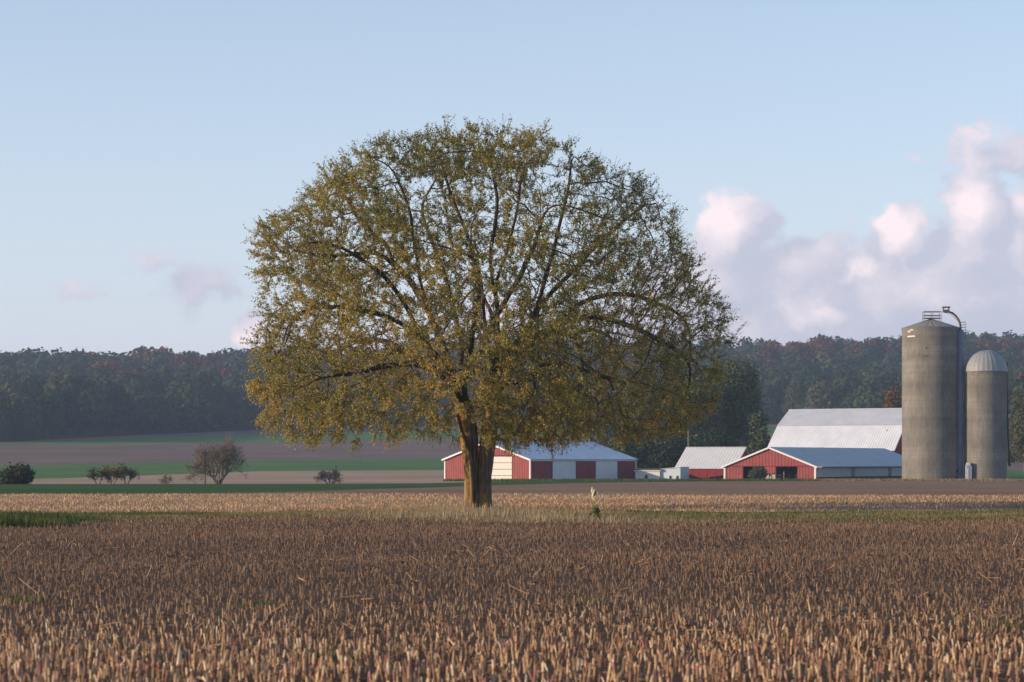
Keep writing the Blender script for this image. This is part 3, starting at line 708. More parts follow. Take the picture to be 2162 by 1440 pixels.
def tall_silo():
    Y0 = 338.0; x0 = at(1965.5, Y0); z0 = zpx(1013, Y0) - 0.1
    r = thing('tall_silo', 'tall grey concrete silo with conical roof, railing and curved filler pipe', 'silo', (x0, Y0, z0))
    rad = 60.5 / F * Y0; H = zpx(690, Y0 - rad) - z0; A = zpx(673.5, Y0) - z0
    b = cyl_wall(rad, H).build('wall', M_STAVE, r)
    hs = sorted(list(np.linspace(0.5, 6.5, 11)) + list(np.linspace(7.3, H - 0.6, 15)))
    for z in hs:
        ring(rad - 0.01, z, z + 0.05, 64, thick=0.035).build('hoop', M_STEEL, r)
    ring(rad - 0.02, H - 0.28, H + 0.03, 64, thick=0.06).build('rim', M_STAVE, r)
    n = 24
    for k in range(n):
        a, b2 = 2 * math.pi * k / n, 2 * math.pi * (k + 1) / n; c = (a + b2) / 2
        p = [(math.cos(a) * (rad + .1), math.sin(a) * (rad + .1), H), (math.cos(b2) * (rad + .1), math.sin(b2) * (rad + .1), H), (0.25 * math.cos(b2), 0.25 * math.sin(b2), A - 0.05), (0.25 * math.cos(a), 0.25 * math.sin(a), A - 0.05)]
        mid = [((p[0][0] + p[1][0]) / 2, (p[0][1] + p[1][1]) / 2, H + 0.05), (0.25 * math.cos(c), 0.25 * math.sin(c), A)]
        MB().add(p + mid, [(0, 4, 5, 3), (4, 1, 2, 5)]).build('roof_panel', M_ROOFGREY, r)
    MB().tube([(0, 0, A - 0.15), (0, 0, A + 0.16)], 0.3, 12).build('vent_cap', M_STEEL, r)
    # railing platform on the roof
    pf = F / Y0
    def lx(px): return (px - 1965.5) / pf
    def lz(py): return zpx(py, Y0) - z0
    m = MB(); xa, xb = lx(1949.5), lx(1985); zt, zm, zb = lz(658.5), lz(666.5), lz(672)
    for yy in (-0.8, 0.6):
        for zz in (zt, zm, zb): m.tube([(xa, yy, zz), (xb, yy, zz)], 0.045, 5)
    for xx in (xa, xb):
        for zz in (zt, zm, zb): m.tube([(xx, -0.8, zz), (xx, 0.6, zz)], 0.04, 5)
    m.build('platform_rail', M_STEEL, r)
    for xx in (xa, (xa + xb) / 2, xb):
        for yy in (-0.8, 0.6):
            MB().tube([(xx, yy, lz(683 if xx != xb else 682)), (xx, yy, zt)], 0.04, 5).build('rail_post', M_STEEL, r)
    MB().box((xa + 0.1, -0.7, zb - 0.07), (xb - 0.1, 0.5, zb - 0.03)).build('platform', M_STEEL, r)
    # filler pipe: goose neck and the long pipe down the side
    yy = -1.6
    pts = [(1990, 660), (1998, 659.5), (2006, 662.5), (2013, 668), (2018.5, 675), (2022, 683), (2023.5, 692)]
    P = [(lx(a), yy, lz(b2)) for a, b2 in pts]
    P += [(lx(2024.5), yy, lz(720)), (lx(2026), yy, lz(1005))]
    MB().tube(P, 0.16, 10).build('filler_pipe', M_RUSTSTEEL, r, smooth=False)
    MB().box((lx(1986.5), yy - 0.35, lz(661)), (lx(1999.5), yy + 0.35, lz(655.5))).build('spout_box', M_RUSTSTEEL, r)
    cp = MB(); cp.box((lx(1985.5), yy - 0.45, lz(651.5)), (lx(2001), yy + 0.45, lz(649)))
    for xx in (1987.5, 1999):
        for y2 in (-0.3, 0.3): cp.box((lx(xx) - 0.04, yy + y2 - 0.04, lz(656)), (lx(xx) + 0.04, yy + y2 + 0.04, lz(651)))
    cp.build('spout_cap', M_RUSTSTEEL, r)
    MB().tube([(lx(1993), yy, lz(662)), (lx(2006), yy, lz(668)), (lx(2019), yy, lz(680))], 0.03, 4).build('brace', M_STEEL, r)
    # unloading chute on the shaded side
    a0 = math.radians(-28); v = MB()
    cx_, cy_ = (rad + 0.2) * math.cos(a0), (rad + 0.2) * math.sin(a0)
    v.tube([(cx_, cy_, 0.3), (cx_, cy_, H - 0.4)], 0.46, 14).build('chute', M_BLUESTEEL, r)
    # ladder cage beside the top
    c = MB(); xl, xr = lx(2025), lx(2036)
    for z in np.linspace(lz(714), lz(681), 7): c.tube([(xl, -1.0, z), (xr, -1.3, z), (xr, -0.4, z), (xl, -0.2, z)], 0.028, 4)
    c.tube([(xr, -0.85, lz(714)), (xr, -0.85, lz(681))], 0.028, 4)
    c.build('ladder_cage', M_STEEL, r)
    # pale painted marks high on the left, a hatch low on the right
    def patch(a_, b_, z0_, z1_, mat, nm, **kw):
        ring(rad + 0.004, z0_, z1_, 3, a_, b_, 0.012).build(nm, mat, r, **kw)
    for (xa_, xb_, ya_, yb_) in ((1912, 1916, 700, 703.5), (1916, 1921, 694, 700), (1911.5, 1924.5, 710.5, 713.5)):
        aa = -math.acos(max(-1, lx(xa_) / rad)); bb = -math.acos(max(-1, lx(xb_) / rad))
        patch(min(aa, bb), max(aa, bb), lz(yb_), lz(ya_), M_WOOD_WHITE, 'paint_mark')
    for (xa_, xb_, ya_, yb_) in ((1938, 1950, 752, 756.5), (1944.5, 1948, 734, 741)):
        aa = -math.acos(lx(xa_) / rad); bb = -math.acos(lx(xb_) / rad)
        patch(min(aa, bb), max(aa, bb), lz(yb_), lz(ya_), M_DKCONC, 'stain_patch')
    aa = -math.acos(lx(2012) / rad); bb = -math.acos(lx(2019) / rad)
    patch(aa, bb, lz(999), lz(991), M_DARK, 'hatch')
    aa = -math.acos(lx(2010) / rad); bb = -math.acos(lx(2016) / rad)
    patch(aa, bb, lz(1013), lz(1008), M_DARK, 'hatch')

def low_silo():
    Y0 = 336.0; x0 = at(2080.5, Y0); z0 = zpx(1017, Y0) - 0.1
    r = thing('domed_silo', 'shorter grey concrete silo with domed metal roof at the right edge', 'silo', (x0, Y0, z0))
    rad = 44.5 / F * Y0; H = zpx(783.5, Y0 - rad) - z0; T = zpx(739, Y0) - z0
    cyl_wall(rad, H, 64).build('wall', M_STAVE2, r)
    for z in sorted(list(np.linspace(0.4, 5.5, 13)) + list(np.linspace(6.2, H - 0.3, 12))):
        ring(rad - 0.01, z, z + 0.045, 56, thick=0.035).build('hoop', M_STEEL, r)
    n, m = 28, 7
    for k in range(n):
        vs = []; fs = []
        for i in range(m + 1):
            t = i / m * math.pi / 2 * 0.985
            for q in range(3):
                a = 2 * math.pi * (k + q / 2) / n; e = 0.035 if q == 1 else 0.0
                rr = (rad + 0.12 + e) * math.cos(t)
                vs.append((rr * math.cos(a), rr * math.sin(a), H + (T - H) * math.sin(t) + e * math.sin(t)))
        for i in range(m):
            for q in range(2): fs.append((i*3+q, i*3+q+1, i*3+q+4, i*3+q+3))
        MB().add(vs, fs).build('dome_panel', M_DOME, r)
    ring(rad - 0.02, H - 0.06, H + 0.05, 56, thick=0.16).build('rim', M_STEEL, r)
    MB().tube([(0, 0, T - 0.1), (0, 0, T + 0.1)], 0.22, 10).build('vent_cap', M_DOME, r)
    pf = F / Y0
    def lx(px): return (px - 2080.5) / pf
    def lz(py): return zpx(py, Y0) - z0
    MB().tube([(lx(2118), 0.5, lz(768)), (lx(2124), 0.9, lz(766)), (lx(2128.5), 1.2, lz(775)), (lx(2130), 1.4, lz(800)), (lx(2133), 1.7, lz(900)), (lx(2137.5), 2.0, lz(984))], [0.1, 0.12, 0.13, 0.12, 0.12, 0.13], 8).build('filler_pipe', M_DKPOLE, r)
    MB().tube([(lx(2137.3), 2.0, lz(979)), (lx(2138), 2.0, lz(984.5))], [0.16, 0.2], 8).build('pipe_foot', M_DKPOLE, r)
    MB().box((lx(2118), -0.2, lz(790)), (lx(2127), 0.5, lz(767))).build('filler_hood', M_DKPOLE, r)
    MB().prism([(lx(2034.5), -0.9, lz(771)), (lx(2040), -0.9, lz(764)), (lx(2043), -0.9, lz(770))], (0, 0.4, 0)).build('dome_hatch', M_DOME, r)
    # blue grey feed box standing against the base
    b = thing('feed_chute_box', 'narrow blue-grey sheet metal box standing between the two silos', 'box', (x0 + lx(2039), Y0 - 2.6, z0))
    MB().prism([(-0.42, 0, 0), (0.36, 0, 0), (0.36, 0, 2.3), (0.12, 0, 2.65), (-0.3, 0, 2.65), (-0.42, 0, 2.2)], (0, 0.7, 0)).build('housing', M_BLUEWHITE2, b)
    MB().box((-0.38, -0.03, 0.1), (-0.1, -0.004, 2.05)).build('panel', M_WHITE, b)
    MB().prism([(-0.36, -0.06, 2.3), (0.12, -0.06, 2.3), (0.12, -0.06, 2.75), (-0.24, -0.06, 2.72)], (0, 0.82, 0)).build('hood', M_WHITE, b)
M_ROOFGREY = simple_mat('silo_roof', (0.25, 0.235, 0.215), 0.7, 0.3, 0.1, 1.0)
M_DKCONC = simple_mat('dark_stain', (0.10, 0.092, 0.085), 0.95, 0.1, 0.3, 2.0)
M_BLUEWHITE2 = simple_mat('blue_sheet', (0.30, 0.36, 0.44), 0.6, 0.3, 0.1, 1.0)
M_STAVE2 = M_STAVE
tall_silo(); low_silo()

# --- poles
def pole(name, label, px, Y, ytop, rad, mat, arm=None, ins=True):
    x = at(px, Y); z0 = tz(x, Y); h = zpx(ytop, Y) - z0
    r = thing(name, label, 'pole', (x, Y, z0 - 0.2))
    MB().tube([(0, 0, 0), (0.02, 0, h * 0.5), (0.0, 0, h + 0.2)], [rad, rad * 0.9, rad * 0.75], 10).build('shaft', mat, r)
    if arm:
        MB().box((-arm[0], -0.05, h - arm[2]), (arm[1], 0.05, h - arm[2] + 0.1)).build('crossarm', mat, r)
        for s in ((-arm[0] + 0.06, arm[1] - 0.06) if ins else ()):
            MB().tube([(s, 0, h - arm[2] + 0.1), (s, 0, h - arm[2] + 0.24)], 0.05, 6).build('insulator', M_WHITE, r)
pole('utility_pole', 'grey wooden utility pole rising behind the small red barn', 1453.5, 385, 893, 0.17, M_POLE, (0.1, 1.3, 1.9))
pole('wooden_post', 'thin dark pole standing in front of the bare tree on the left', 433, 254, 950, 0.055, M_DKPOLE, (0.28, 0.28, 0.12), False)

# ------------------------------------------------------------------ the big elm
TY = 103.0; TPX = 1010.0; MPP = TY / F            # metres per photograph pixel at the tree
def elm():
    bx = at(TPX, TY); bz = tz(bx, TY) - 0.05
    root = thing('elm_tree', 'big solitary spreading tree with golden olive leaves and double trunk on the grass strip', 'tree', (bx, TY, bz))
    def L(px, py, d=0.0): return np.array([(px - TPX) * MPP, d, (1075 - py) * MPP])
    # silhouette half-profiles about the axis x = 1035 (photograph pixels), height against radius
    AX = (1035 - TPX) * MPP
    Lp = np.array([(262, 0), (270, 80), (282, 150), (292, 235), (310, 295), (340, 345), (380, 392), (430, 445), (480, 495), (540, 520), (640, 528), (700, 535), (760, 548), (830, 545), (880, 520), (930, 400)], float)
    Rp = np.array([(262, 0), (275, 80), (290, 150), (305, 215), (335, 275), (365, 312), (385, 360), (430, 405), (480, 435), (540, 475), (620, 495), (660, 520), (720, 530), (790, 550), (850, 545), (890, 480), (930, 330)], float)
    hz_l = (1075 - Lp[:, 0]) * MPP; hr_l = Lp[:, 1] * MPP; hz_r = (1075 - Rp[:, 0]) * MPP; hr_r = Rp[:, 1] * MPP
    ztop = (1075 - 296) * MPP
    def relr(p):
        """0 at the axis, 1 on the silhouette"""
        dx = p[:, 0] - AX; rho = np.hypot(dx, p[:, 1])
        Rl = np.interp(p[:, 2], hz_l[::-1], hr_l[::-1], left=0.1, right=0.05); Rr = np.interp(p[:, 2], hz_r[::-1], hr_r[::-1], left=0.1, right=0.05)
        w = 0.5 + 0.5 * dx / np.maximum(rho, 1e-6)
        return rho / np.maximum(Rl * (1 - w) + Rr * w, 0.05)
    def lownoise(p, s, seed):
        return np.array([mnoise.noise(Vector((a * s + seed, b * s, c * s))) for a, b, c in p])
    # attractors
    cand = np.stack([rng.uniform(-11.5, 11.5, 60000) + AX, rng.uniform(-10.5, 10.5, 60000), rng.uniform(2.6, ztop, 60000)], 1)
    rr = relr(cand) * (1 + 0.10 * lownoise(cand, 0.30, 51.0)); cand = cand[rr < 0.925]; rr = rr[rr < 0.925]
    zrel = (cand[:, 2] - 2.6) / (ztop - 2.6)
    # distance below the top surface also counts as shell
    up = cand + np.array([0, 0, 1.5]); ru = relr(up); ru[up[:, 2] > ztop] = 2
    shell = np.maximum(rr, np.where(ru > 1, 0.9, 0))
    lowcut = 3.25 + 2.1 * lownoise(cand, 0.33, 3.0) + np.where(rr < 0.72, (0.72 - rr) * 4.2, 0)   # ragged hem, hollow underneath
    front = np.exp(-(((cand[:, 0] - L(1118, 0)[0]) / 2.1) ** 2 + ((cand[:, 1] + 3.5) / 2.8) ** 2))
    lowcut = lowcut - front * 4.0
    lowcut = np.where((np.abs(cand[:, 0] - L(992, 0)[0]) < 0.6) & (cand[:, 1] < 2), np.maximum(lowcut, 4.0), lowcut)
    nz = lownoise(cand, 0.42, 11.0) + 0.5 * lownoise(cand, 0.9, 12.0)
    p_keep = np.clip((shell - 0.42) * 1.7, 0.06, 1.0) * np.clip(0.62 + nz * 1.9, 0.05, 1)
    p_keep = np.maximum(p_keep, front * 0.9 * (cand[:, 2] < 7.5))
    keep = (cand[:, 2] > lowcut) & (rng.random(len(cand)) < p_keep)
    att = cand[keep]
    att = att[rng.permutation(len(att))[:10500]]
    # --- laid out limbs (photograph pixel x, y, depth)
    limbs = {
      'stem_left':  (None, [(996, 1083, 0), (996, 1040, 0), (996, 1000, 0), (993, 950, 0.0), (988, 900, 0), (979, 860, 0), (970, 830, 0)]),
      'stem_right': (None, [(1024, 1083, 0), (1022, 1040, 0), (1023, 1000, 0), (1028, 950, 0.05), (1034, 900, .1), (1040, 850, .1), (1042, 800, .1)]),
      'l1': (('stem_left', 6), [(950, 795, -.4), (918, 750, -.9), (886, 712, -1.3), (850, 685, -1.6), (800, 668, -2.0), (745, 655, -2.3), (690, 655, -2.6), (640, 665, -3)]),
      'l2': (('stem_left', 6), [(955, 780, .2), (938, 735, .6), (925, 700, .9), (905, 655, 1.2), (880, 615, 1.4), (850, 570, 1.4), (820, 530, 1.3), (790, 495, 1.2), (765, 460, 1), (735, 420, .9), (705, 380, .6)]),
      'l3': (('stem_left', 5), [(958, 815, -.9), (925, 785, -1.8), (885, 770, -2.6), (845, 770, -3.2), (800, 785, -3.8), (760, 800, -4.2), (710, 800, -4.8)]),
      'l4': (('stem_left', 6), [(968, 790, .8), (975, 740, 1.7), (970, 690, 2.4), (955, 640, 3.0), (940, 590, 3.5), (925, 540, 4), (900, 480, 4.6), (880, 420, 4.8)]),
      'l5': (('stem_left', 6), [(948, 800, .8), (905, 765, 2.0), (860, 735, 3.2), (805, 710, 4.4), (745, 700, 5.4), (690, 705, 6)]),
      'l6': (('l1', 2), [(862, 650, -2.0), (835, 610, -2.8), (800, 575, -3.6), (760, 550, -4.2), (715, 535, -4.6), (670, 530, -5)]),
      'l7': (('l2', 5), [(815, 540, 0.2), (775, 530, -.8), (735, 545, -1.6), (690, 545, -2.2), (640, 540, -2.6)]),
      'l8': (('l2', 3), [(885, 590, .2), (880, 545, -.8), (872, 490, -1.7), (860, 430, -2.4), (840, 370, -2.6)]),
      'r1': (('stem_right', 6), [(1036, 760, 0), (1030, 715, -.1), (1024, 670, -.2), (1020, 630, -.3), (1017, 590, -.4), (1000, 545, -.6), (985, 500, -.9), (968, 450, -1.1), (950, 400, -1.2), (935, 350, -1.2)]),
      'r2': (('stem_right', 6), [(1046, 755, .3), (1049, 705, .6), (1047, 660, .8), (1042, 615, .9), (1044, 585, 1), (1062, 550, 1.1), (1078, 505, 1.2), (1088, 455, 1.2), (1095, 400, 1.1), (1105, 350, 1)]),
      'r2b': (('r2', 3), [(1036, 600, -.3), (1034, 560, -1.4), (1045, 510, -2.4), (1050, 455, -3), (1042, 390, -3.3), (1035, 340, -3.2)]),
      'r3': (('stem_right', 5), [(1062, 800, -.3), (1092, 755, -.7), (1130, 718, -1), (1170, 690, -1.3), (1215, 672, -1.5), (1265, 668, -1.6), (1310, 680, -1.7), (1360, 705, -1.8), (1410, 735, -1.8), (1450, 765, -1.8)]),
      'r4': (('stem_right', 6), [(1062, 760, .6), (1092, 715, 1.0), (1125, 668, 1.4), (1155, 625, 1.7), (1190, 585, 1.9), (1225, 545, 2), (1265, 505, 2), (1305, 470, 1.9), (1345, 440, 1.8), (1390, 420, 1.6)]),
      'r5': (('stem_right', 5), [(1068, 815, -1), (1108, 788, -2.1), (1150, 775, -3.1), (1200, 780, -4), (1250, 795, -4.8), (1300, 815, -5.4)]),
      'r6': (('r3', 3), [(1200, 650, -.2), (1245, 625, .6), (1295, 612, 1.2), (1350, 620, 1.6), (1405, 640, 2.0), (1455, 665, 2.2)]),
      'r7': (('r4', 2), [(1135, 635, .2), (1148, 585, -.8), (1168, 530, -1.9), (1185, 470, -2.7), (1200, 405, -3.2), (1205, 345, -3.2)]),
      'r8': (('stem_right', 6), [(1068, 770, 1.4), (1100, 735, 2.6), (1140, 705, 3.8), (1190, 685, 4.9), (1240, 680, 5.9), (1300, 690, 6.8)]),
      'f1': (('stem_right', 4), [(1044, 850, -1), (1060, 815, -2), (1082, 790, -3), (1105, 785, -3.9), (1130, 800, -4.6)]),
      'f2': (('stem_left', 5), [(980, 815, -1), (990, 755, -2.2), (1000, 700, -3.4), (1012, 640, -4.8), (1015, 580, -6)]),
      'f3': (('r1', 1), [(1042, 690, -1.5), (1075, 640, -3.0), (1105, 590, -4.5), (1130, 540, -5.6), (1145, 480, -6.2)]),
      'b1': (('r2', 1), [(1040, 680, 2.2), (1020, 620, 3.8), (1000, 560, 5.2), (990, 500, 6.2)]),
      'b2': (('r8', 2), [(1130, 650, 4.6), (1150, 590, 5.6), (1170, 520, 6.4)]),
    }
    pos = []; par = []; idx = {}
    for nm, (start, pts) in limbs.items():
        ids = []
        p = idx[start[0]][start[1]] if start else -1
        prev = pos[p] if p >= 0 else None
        for q in pts:
            c = L(*q)
            if prev is not None and p >= 0:
                nsub = max(1, int(np.linalg.norm(c - prev) / 0.45))
                for s in range(1, nsub):
                    b0 = prev + (c - prev) * s / nsub; j = rng.normal(size=3) * (0.05 if start else 0.0)
                    if start: j = j + np.array([mnoise.noise(Vector(b0) * 0.8 + Vector((q_ * 9.0, 0, 0))) for q_ in (1, 2, 3)]) * 0.32
                    pos.append(b0 + j); par.append(p); p = len(pos) - 1
            pos.append(c); par.append(p); p = len(pos) - 1; ids.append(p); prev = c
        idx[nm] = ids
    n_hand = len(pos)
    # --- space colonisation
    MAXN = 30000
    Pn = np.zeros((MAXN, 3)); Pn[:n_hand] = np.array(pos); par = list(par)
    elig = Pn[:n_hand, 2] > 4.2
    nearest = np.full(len(att), -1); nd = np.full(len(att), 1e9)
    def upd(ids):
        for c in range(0, len(ids), 400):
            sub = np.array(ids[c:c + 400])
            d = np.linalg.norm(att[:, None] - Pn[sub][None], axis=2); k = d.argmin(1); dm = d[np.arange(len(att)), k]
            b = dm < nd; nd[b] = dm[b]; nearest[b] = sub[k[b]]
    upd([i for i in range(n_hand) if elig[i]])
    alive = np.ones(len(att), bool); n = n_hand; step = 0.30; nchild = {}
    for it in range(120):
        alive &= nd > 0.31
        act = alive & (nd < 3.2)
        if not act.any(): break
        ai = np.nonzero(act)[0]; dirs = unit(att[ai] - Pn[nearest[ai]])
        s = np.zeros((n, 3)); np.add.at(s, nearest[ai], dirs)
        g = np.nonzero(np.abs(s).sum(1) > 1e-6)[0]
        new = []
        for i in g:
            if nchild.get(i, 0) >= 3 or n >= MAXN: continue
            d = s[i] / np.linalg.norm(s[i]) + rng.normal(size=3) * 0.16
            pp = par[i]
            if pp >= 0: d = d + 0.35 * (Pn[i] - Pn[pp]) / (np.linalg.norm(Pn[i] - Pn[pp]) + 1e-6)
            d = d / np.linalg.norm(d)
            Pn[n] = Pn[i] + d * step; par.append(int(i)); nchild[i] = nchild.get(i, 0) + 1; new.append(n); n += 1
        if not new: break
        upd(new)
    Pn = Pn[:n]; par = np.array(par)
    kids = [[] for _ in range(n)]
    for i in range(n):
        if par[i] >= 0: kids[par[i]].append(i)
    # pipe model radii, children always come after parents
    ex = 2.08; r = np.zeros(n)
    for i in range(n - 1, -1, -1):
        r[i] = (0.0095 ** ex if not kids[i] else sum(r[k] ** ex for k in kids[i])) ** (1 / ex)
    print('elm nodes', n, 'stems', r[idx['stem_left'][0]], r[idx['stem_right'][0]], 'tips', sum(1 for k in kids if not k))
    sc = {}
    # stems keep the photograph's width
    stemw = {996: 0}
    for nm, tgt in (('stem_left', 0.325), ('stem_right', 0.305)):
        ids = idx[nm]; seg_ids = list(range(ids[0], ids[-1] + 1))
        z = Pn[seg_ids, 2]
        f = np.interp(z, [0, 0.5, 1.4, 2.6, 3.6, 5.0], [1.10, 1.0, 0.98, 1.10, 1.20, 1.04])
        for i, ff in zip(seg_ids, f): r[i] = max(tgt * ff, min(r[i], tgt))
    # --- chains
    chains = []
    started = [i for i in range(n) if par[i] < 0]
    stack = [(-1, i) for i in started]
    while stack:
        p0, i = stack.pop(); ch = [p0, i] if p0 >= 0 else [i]
        while kids[i]:
            ks = sorted(kids[i], key=lambda k: -r[k])
            for k in ks[1:]: stack.append((i, k))
            i = ks[0]; ch.append(i)
        chains.append(ch)
    handset = {}
    trunk = MB(); br = MB(); thick = []
    for ch in chains:
        P = Pn[ch]; R = r[ch].copy()
        if par[ch[0]] >= 0 or len(ch) > 1 and ch[0] < n_hand and par[ch[1]] == ch[0] and ch[0] not in [started]:
            R[0] = min(R[0], R[1] * 1.15) if len(R) > 1 else R[0]
        rm = R[1] if len(R) > 1 else R[0]
        if rm > 0.30 or ch[0] in started: thick.append((P, R, True))
        elif rm > 0.055: thick.append((P, R, False))
        else:
            # smooth a little
            sides = 5 if rm > 0.03 else 4 if rm > 0.018 else 3
            br.tube([tuple(p) for p in P], list(R), sides, cap=False)
    def bark_tube(P, R, sides, rough):
        P = np.array(P); 
        # resample with midpoint smoothing
        for _ in range(2):
            Q = P.copy()
            if len(P) > 2: Q[1:-1] = (P[:-2] + 2 * P[1:-1] + P[2:]) / 4
            P = Q
        m = MB(); m.tube([tuple(p) for p in P], list(R), sides, cap=True)
        v = m.v[0]
        ring_n = len(P)
        for i in range(ring_n):
            for k in range(sides):
                q = v[i * sides + k]; c = P[i]
                d = (q - c)
                nzv = mnoise.noise(Vector((math.atan2(d[1], d[0]) * 2.2, c[0] * 0.3, q[2] * 0.35))) * 0.5 + mnoise.noise(Vector(q) * 2.3) * 0.35
                v[i * sides + k] = c + d * (1 + rough * nzv)
        return m
    tparts = []
    for P, R, isT in thick:
        if isT:
            # densify
            t = np.linspace(0, len(P) - 1, (len(P) - 1) * 3 + 1); xi = np.arange(len(P))
            P2 = np.stack([np.interp(t, xi, P[:, k]) for k in range(3)], 1); R2 = np.interp(t, xi, R)
            tparts.append(bark_tube(P2, R2, 28, 0.20))
        else:
            sides = 12 if R[1] > 0.12 else 8
            bark_tube(P, R, sides, 0.16).build('limb', M_LIMB, root, smooth=True)
    tr = MB()
    for m in tparts: tr.add(m.v[0], m.f)
    # root flare lobes
    for a, rr_, ln in ((200, .15, .7), (250, .13, .6), (320, .15, .7), (20, .13, .6), (140, .13, .6)):
        c, s = math.cos(math.radians(a)), math.sin(math.radians(a))
        tr.tube([(c * .15, s * .1, .9), (c * .42, s * .35, .35), (c * (.3 + ln * .5), s * (.25 + ln * .5), -.1)], [.16, rr_, rr_ * .7], 9)
    # the long pale strand running down the front of the left stem
    tr.tube([tuple(L(*q)) for q in ((963, 872, -.25), (972, 905, -.3), (984, 935, -.36), (993, 965, -.4), (997, 1000, -.42), (999, 1060, -.42))], [.05, .07, .08, .09, .1, .1], 7)
    tr.build('trunk', M_BARK, root, smooth=True)
    br.build('branches', M_TWIG, root, kind='stuff')
    # --- twigs and leaves
    tips = np.array([i for i in range(n) if i >= n_hand and (r[i] < 0.021)])
    tips = tips[rng.random(len(tips)) < np.where(np.array([len(kids[i]) == 0 for i in tips]), 1.0, 0.42)]
    tp = Pn[tips]; td = unit(tp - Pn[par[tips]])
    rl = relr(tp); outd = tp - np.array([AX, 0, 6.0]); outd = unit(outd * np.array([1, 1, 0.8]))
    k = 5
    B = np.repeat(tp, k, 0); D = np.repeat(td, k, 0); O = np.repeat(outd, k, 0); RL = np.repeat(rl, k)
    low = np.clip((7.0 - B[:, 2]) / 4.0, 0, 1)[:, None]
    d = unit(D * 0.7 + O * 0.55 + rand_unit(len(B)) * 0.75 + np.array([0, 0, -0.9]) * low + np.array([0, 0, 0.25]) * (1 - low))
    ln = rng.uniform(0.28, 0.72, len(B))
    mid = B + d * ln[:, None] * 0.5 + rng.normal(size=B.shape) * 0.03
    d2 = unit(d + rand_unit(len(B)) * 0.35 + np.array([0, 0, -0.5]) * low)
    end = mid + d2 * ln[:, None] * 0.55
    v1, q1 = segs(B, mid, np.full(len(B), .0075), np.full(len(B), .0055), 3); v2, q2 = segs(mid, end, np.full(len(B), .0055), np.full(len(B), .003), 3)
    link('twigs', make_mesh('twigs', np.concatenate([v1, v2]), [np.concatenate([q1, q2 + len(v1)])], M_TWIG), root, kind='stuff')
    # leaf density: fuller on the left and below, thin and twiggy high on the right
    dx = (B[:, 0] - AX) / 10.5; zr = (B[:, 2] - 3) / 14.0
    dens = 1.05 - 0.55 * np.clip(dx, 0, 1) - 0.30 * np.clip(zr - 0.35, 0, 1) - 0.35 * np.clip(dx, 0, 1) * zr
    dens += 0.35 * np.exp(-(((B[:, 0] - L(1110, 0)[0]) / 2.2) ** 2 + ((B[:, 2] - 4.6) / 2.2) ** 2))
    ncl = lownoise(B[::k], 0.5, 31.0).repeat(k)
    dens = np.clip(dens + ncl * 0.7, 0.08, 1.5)
    cnt = rng.poisson(16.0 * dens)
    ii = np.repeat(np.arange(len(B)), cnt); t = rng.random(len(ii))
    base = np.where((t < 0.5)[:, None], B[ii] + (mid - B)[ii] * (t * 2)[:, None], mid[ii] + (end - mid)[ii] * (t * 2 - 1)[:, None])
    base = base + rng.normal(size=base.shape) * 0.03
    nrm = unit(rand_unit(len(ii)) + np.array([0, -0.1, 0.35]))
    le = rng.uniform(0.06, 0.105, len(ii)); wd = le * rng.uniform(0.5, 0.68, len(ii))
    v, q = leaf_quads(base, nrm, le, wd, droop=np.array([0, 0, -0.8]))
    warm = 0.43 + 0.22 * np.clip(1 - zr * 1.1, 0, 1)[ii] + 0.22 * ncl[ii] + lownoise(B[::k], 0.22, 77.0).repeat(k)[ii] * 0.25
    tint = np.clip(warm + rng.normal(size=len(ii)) * 0.19 - 0.06, 0, 1)
    print('elm leaves', len(ii), 'twigs', len(B))
    link('crown', make_mesh('crown', v, [q], M_ELMLEAF, tint=tint), root, kind='stuff')
elm()

# ------------------------------------------------------------------ other trees and bushes
def crown_cloud(blobs, n, size, seed, fill=0.25, nj=0.55, far=1.08, jit=0.4):
    """leaf clumps spread through a set of ellipsoids; returns pos, normal, size"""
    g = np.random.default_rng(seed)
    C = np.array([b[:3] for b in blobs], float); R = np.array([b[3:6] for b in blobs], float)
    w = R.prod(1) ** (2 / 3); k = g.choice(len(blobs), n, p=w / w.sum())
    d = unit(g.normal(size=(n, 3))); rad = np.where(g.random(n) < fill, g.random(n) ** 0.5, g.uniform(0.78, far, n))
    p = C[k] + d * R[k] * rad[:, None] + g.normal(size=(n, 3)) * size * jit
    nrm = unit(d / R[k] * R[k].mean() + g.normal(size=(n, 3)) * nj)
    return p, nrm, size * g.uniform(0.6, 1.3, n)
def crown_mesh(name, blobs, n, size, seed, mat, base=0.5, spread=0.2, aspect=0.75, droop=None, zmin=None):
    p, nrm, s = crown_cloud(blobs, n, size, seed)
    if zmin is not None: p[:, 2] = np.maximum(p[:, 2], zmin)
    v, q = leaf_quads(p, nrm, s, s * aspect, droop=droop)
    g = np.random.default_rng(seed + 5)
    lo = np.array([mnoise.noise(Vector(x) * 0.35 + Vector((seed, 0, 0))) for x in p])
    t = np.clip(base + lo * spread * 1.6 + g.normal(size=n) * spread * 0.5, 0, 1)
    return make_mesh(name, v, [q], mat, tint=t)
def foliage(name, stops, transl=0.25): return tint_mat(name, stops, 0.75, transl, 0.12)
F_DARK = foliage('dark_green_foliage', [(0, (0.014, 0.026, 0.012)), (0.5, (0.034, 0.056, 0.024)), (1, (0.062, 0.088, 0.034))])
F_OLIVE = foliage('olive_foliage', [(0, (0.028, 0.034, 0.015)), (0.5, (0.060, 0.066, 0.026)), (1, (0.10, 0.095, 0.036))])
F_RED = foliage('red_foliage', [(0, (0.045, 0.022, 0.017)), (0.5, (0.10, 0.036, 0.028)), (1, (0.15, 0.055, 0.036))])
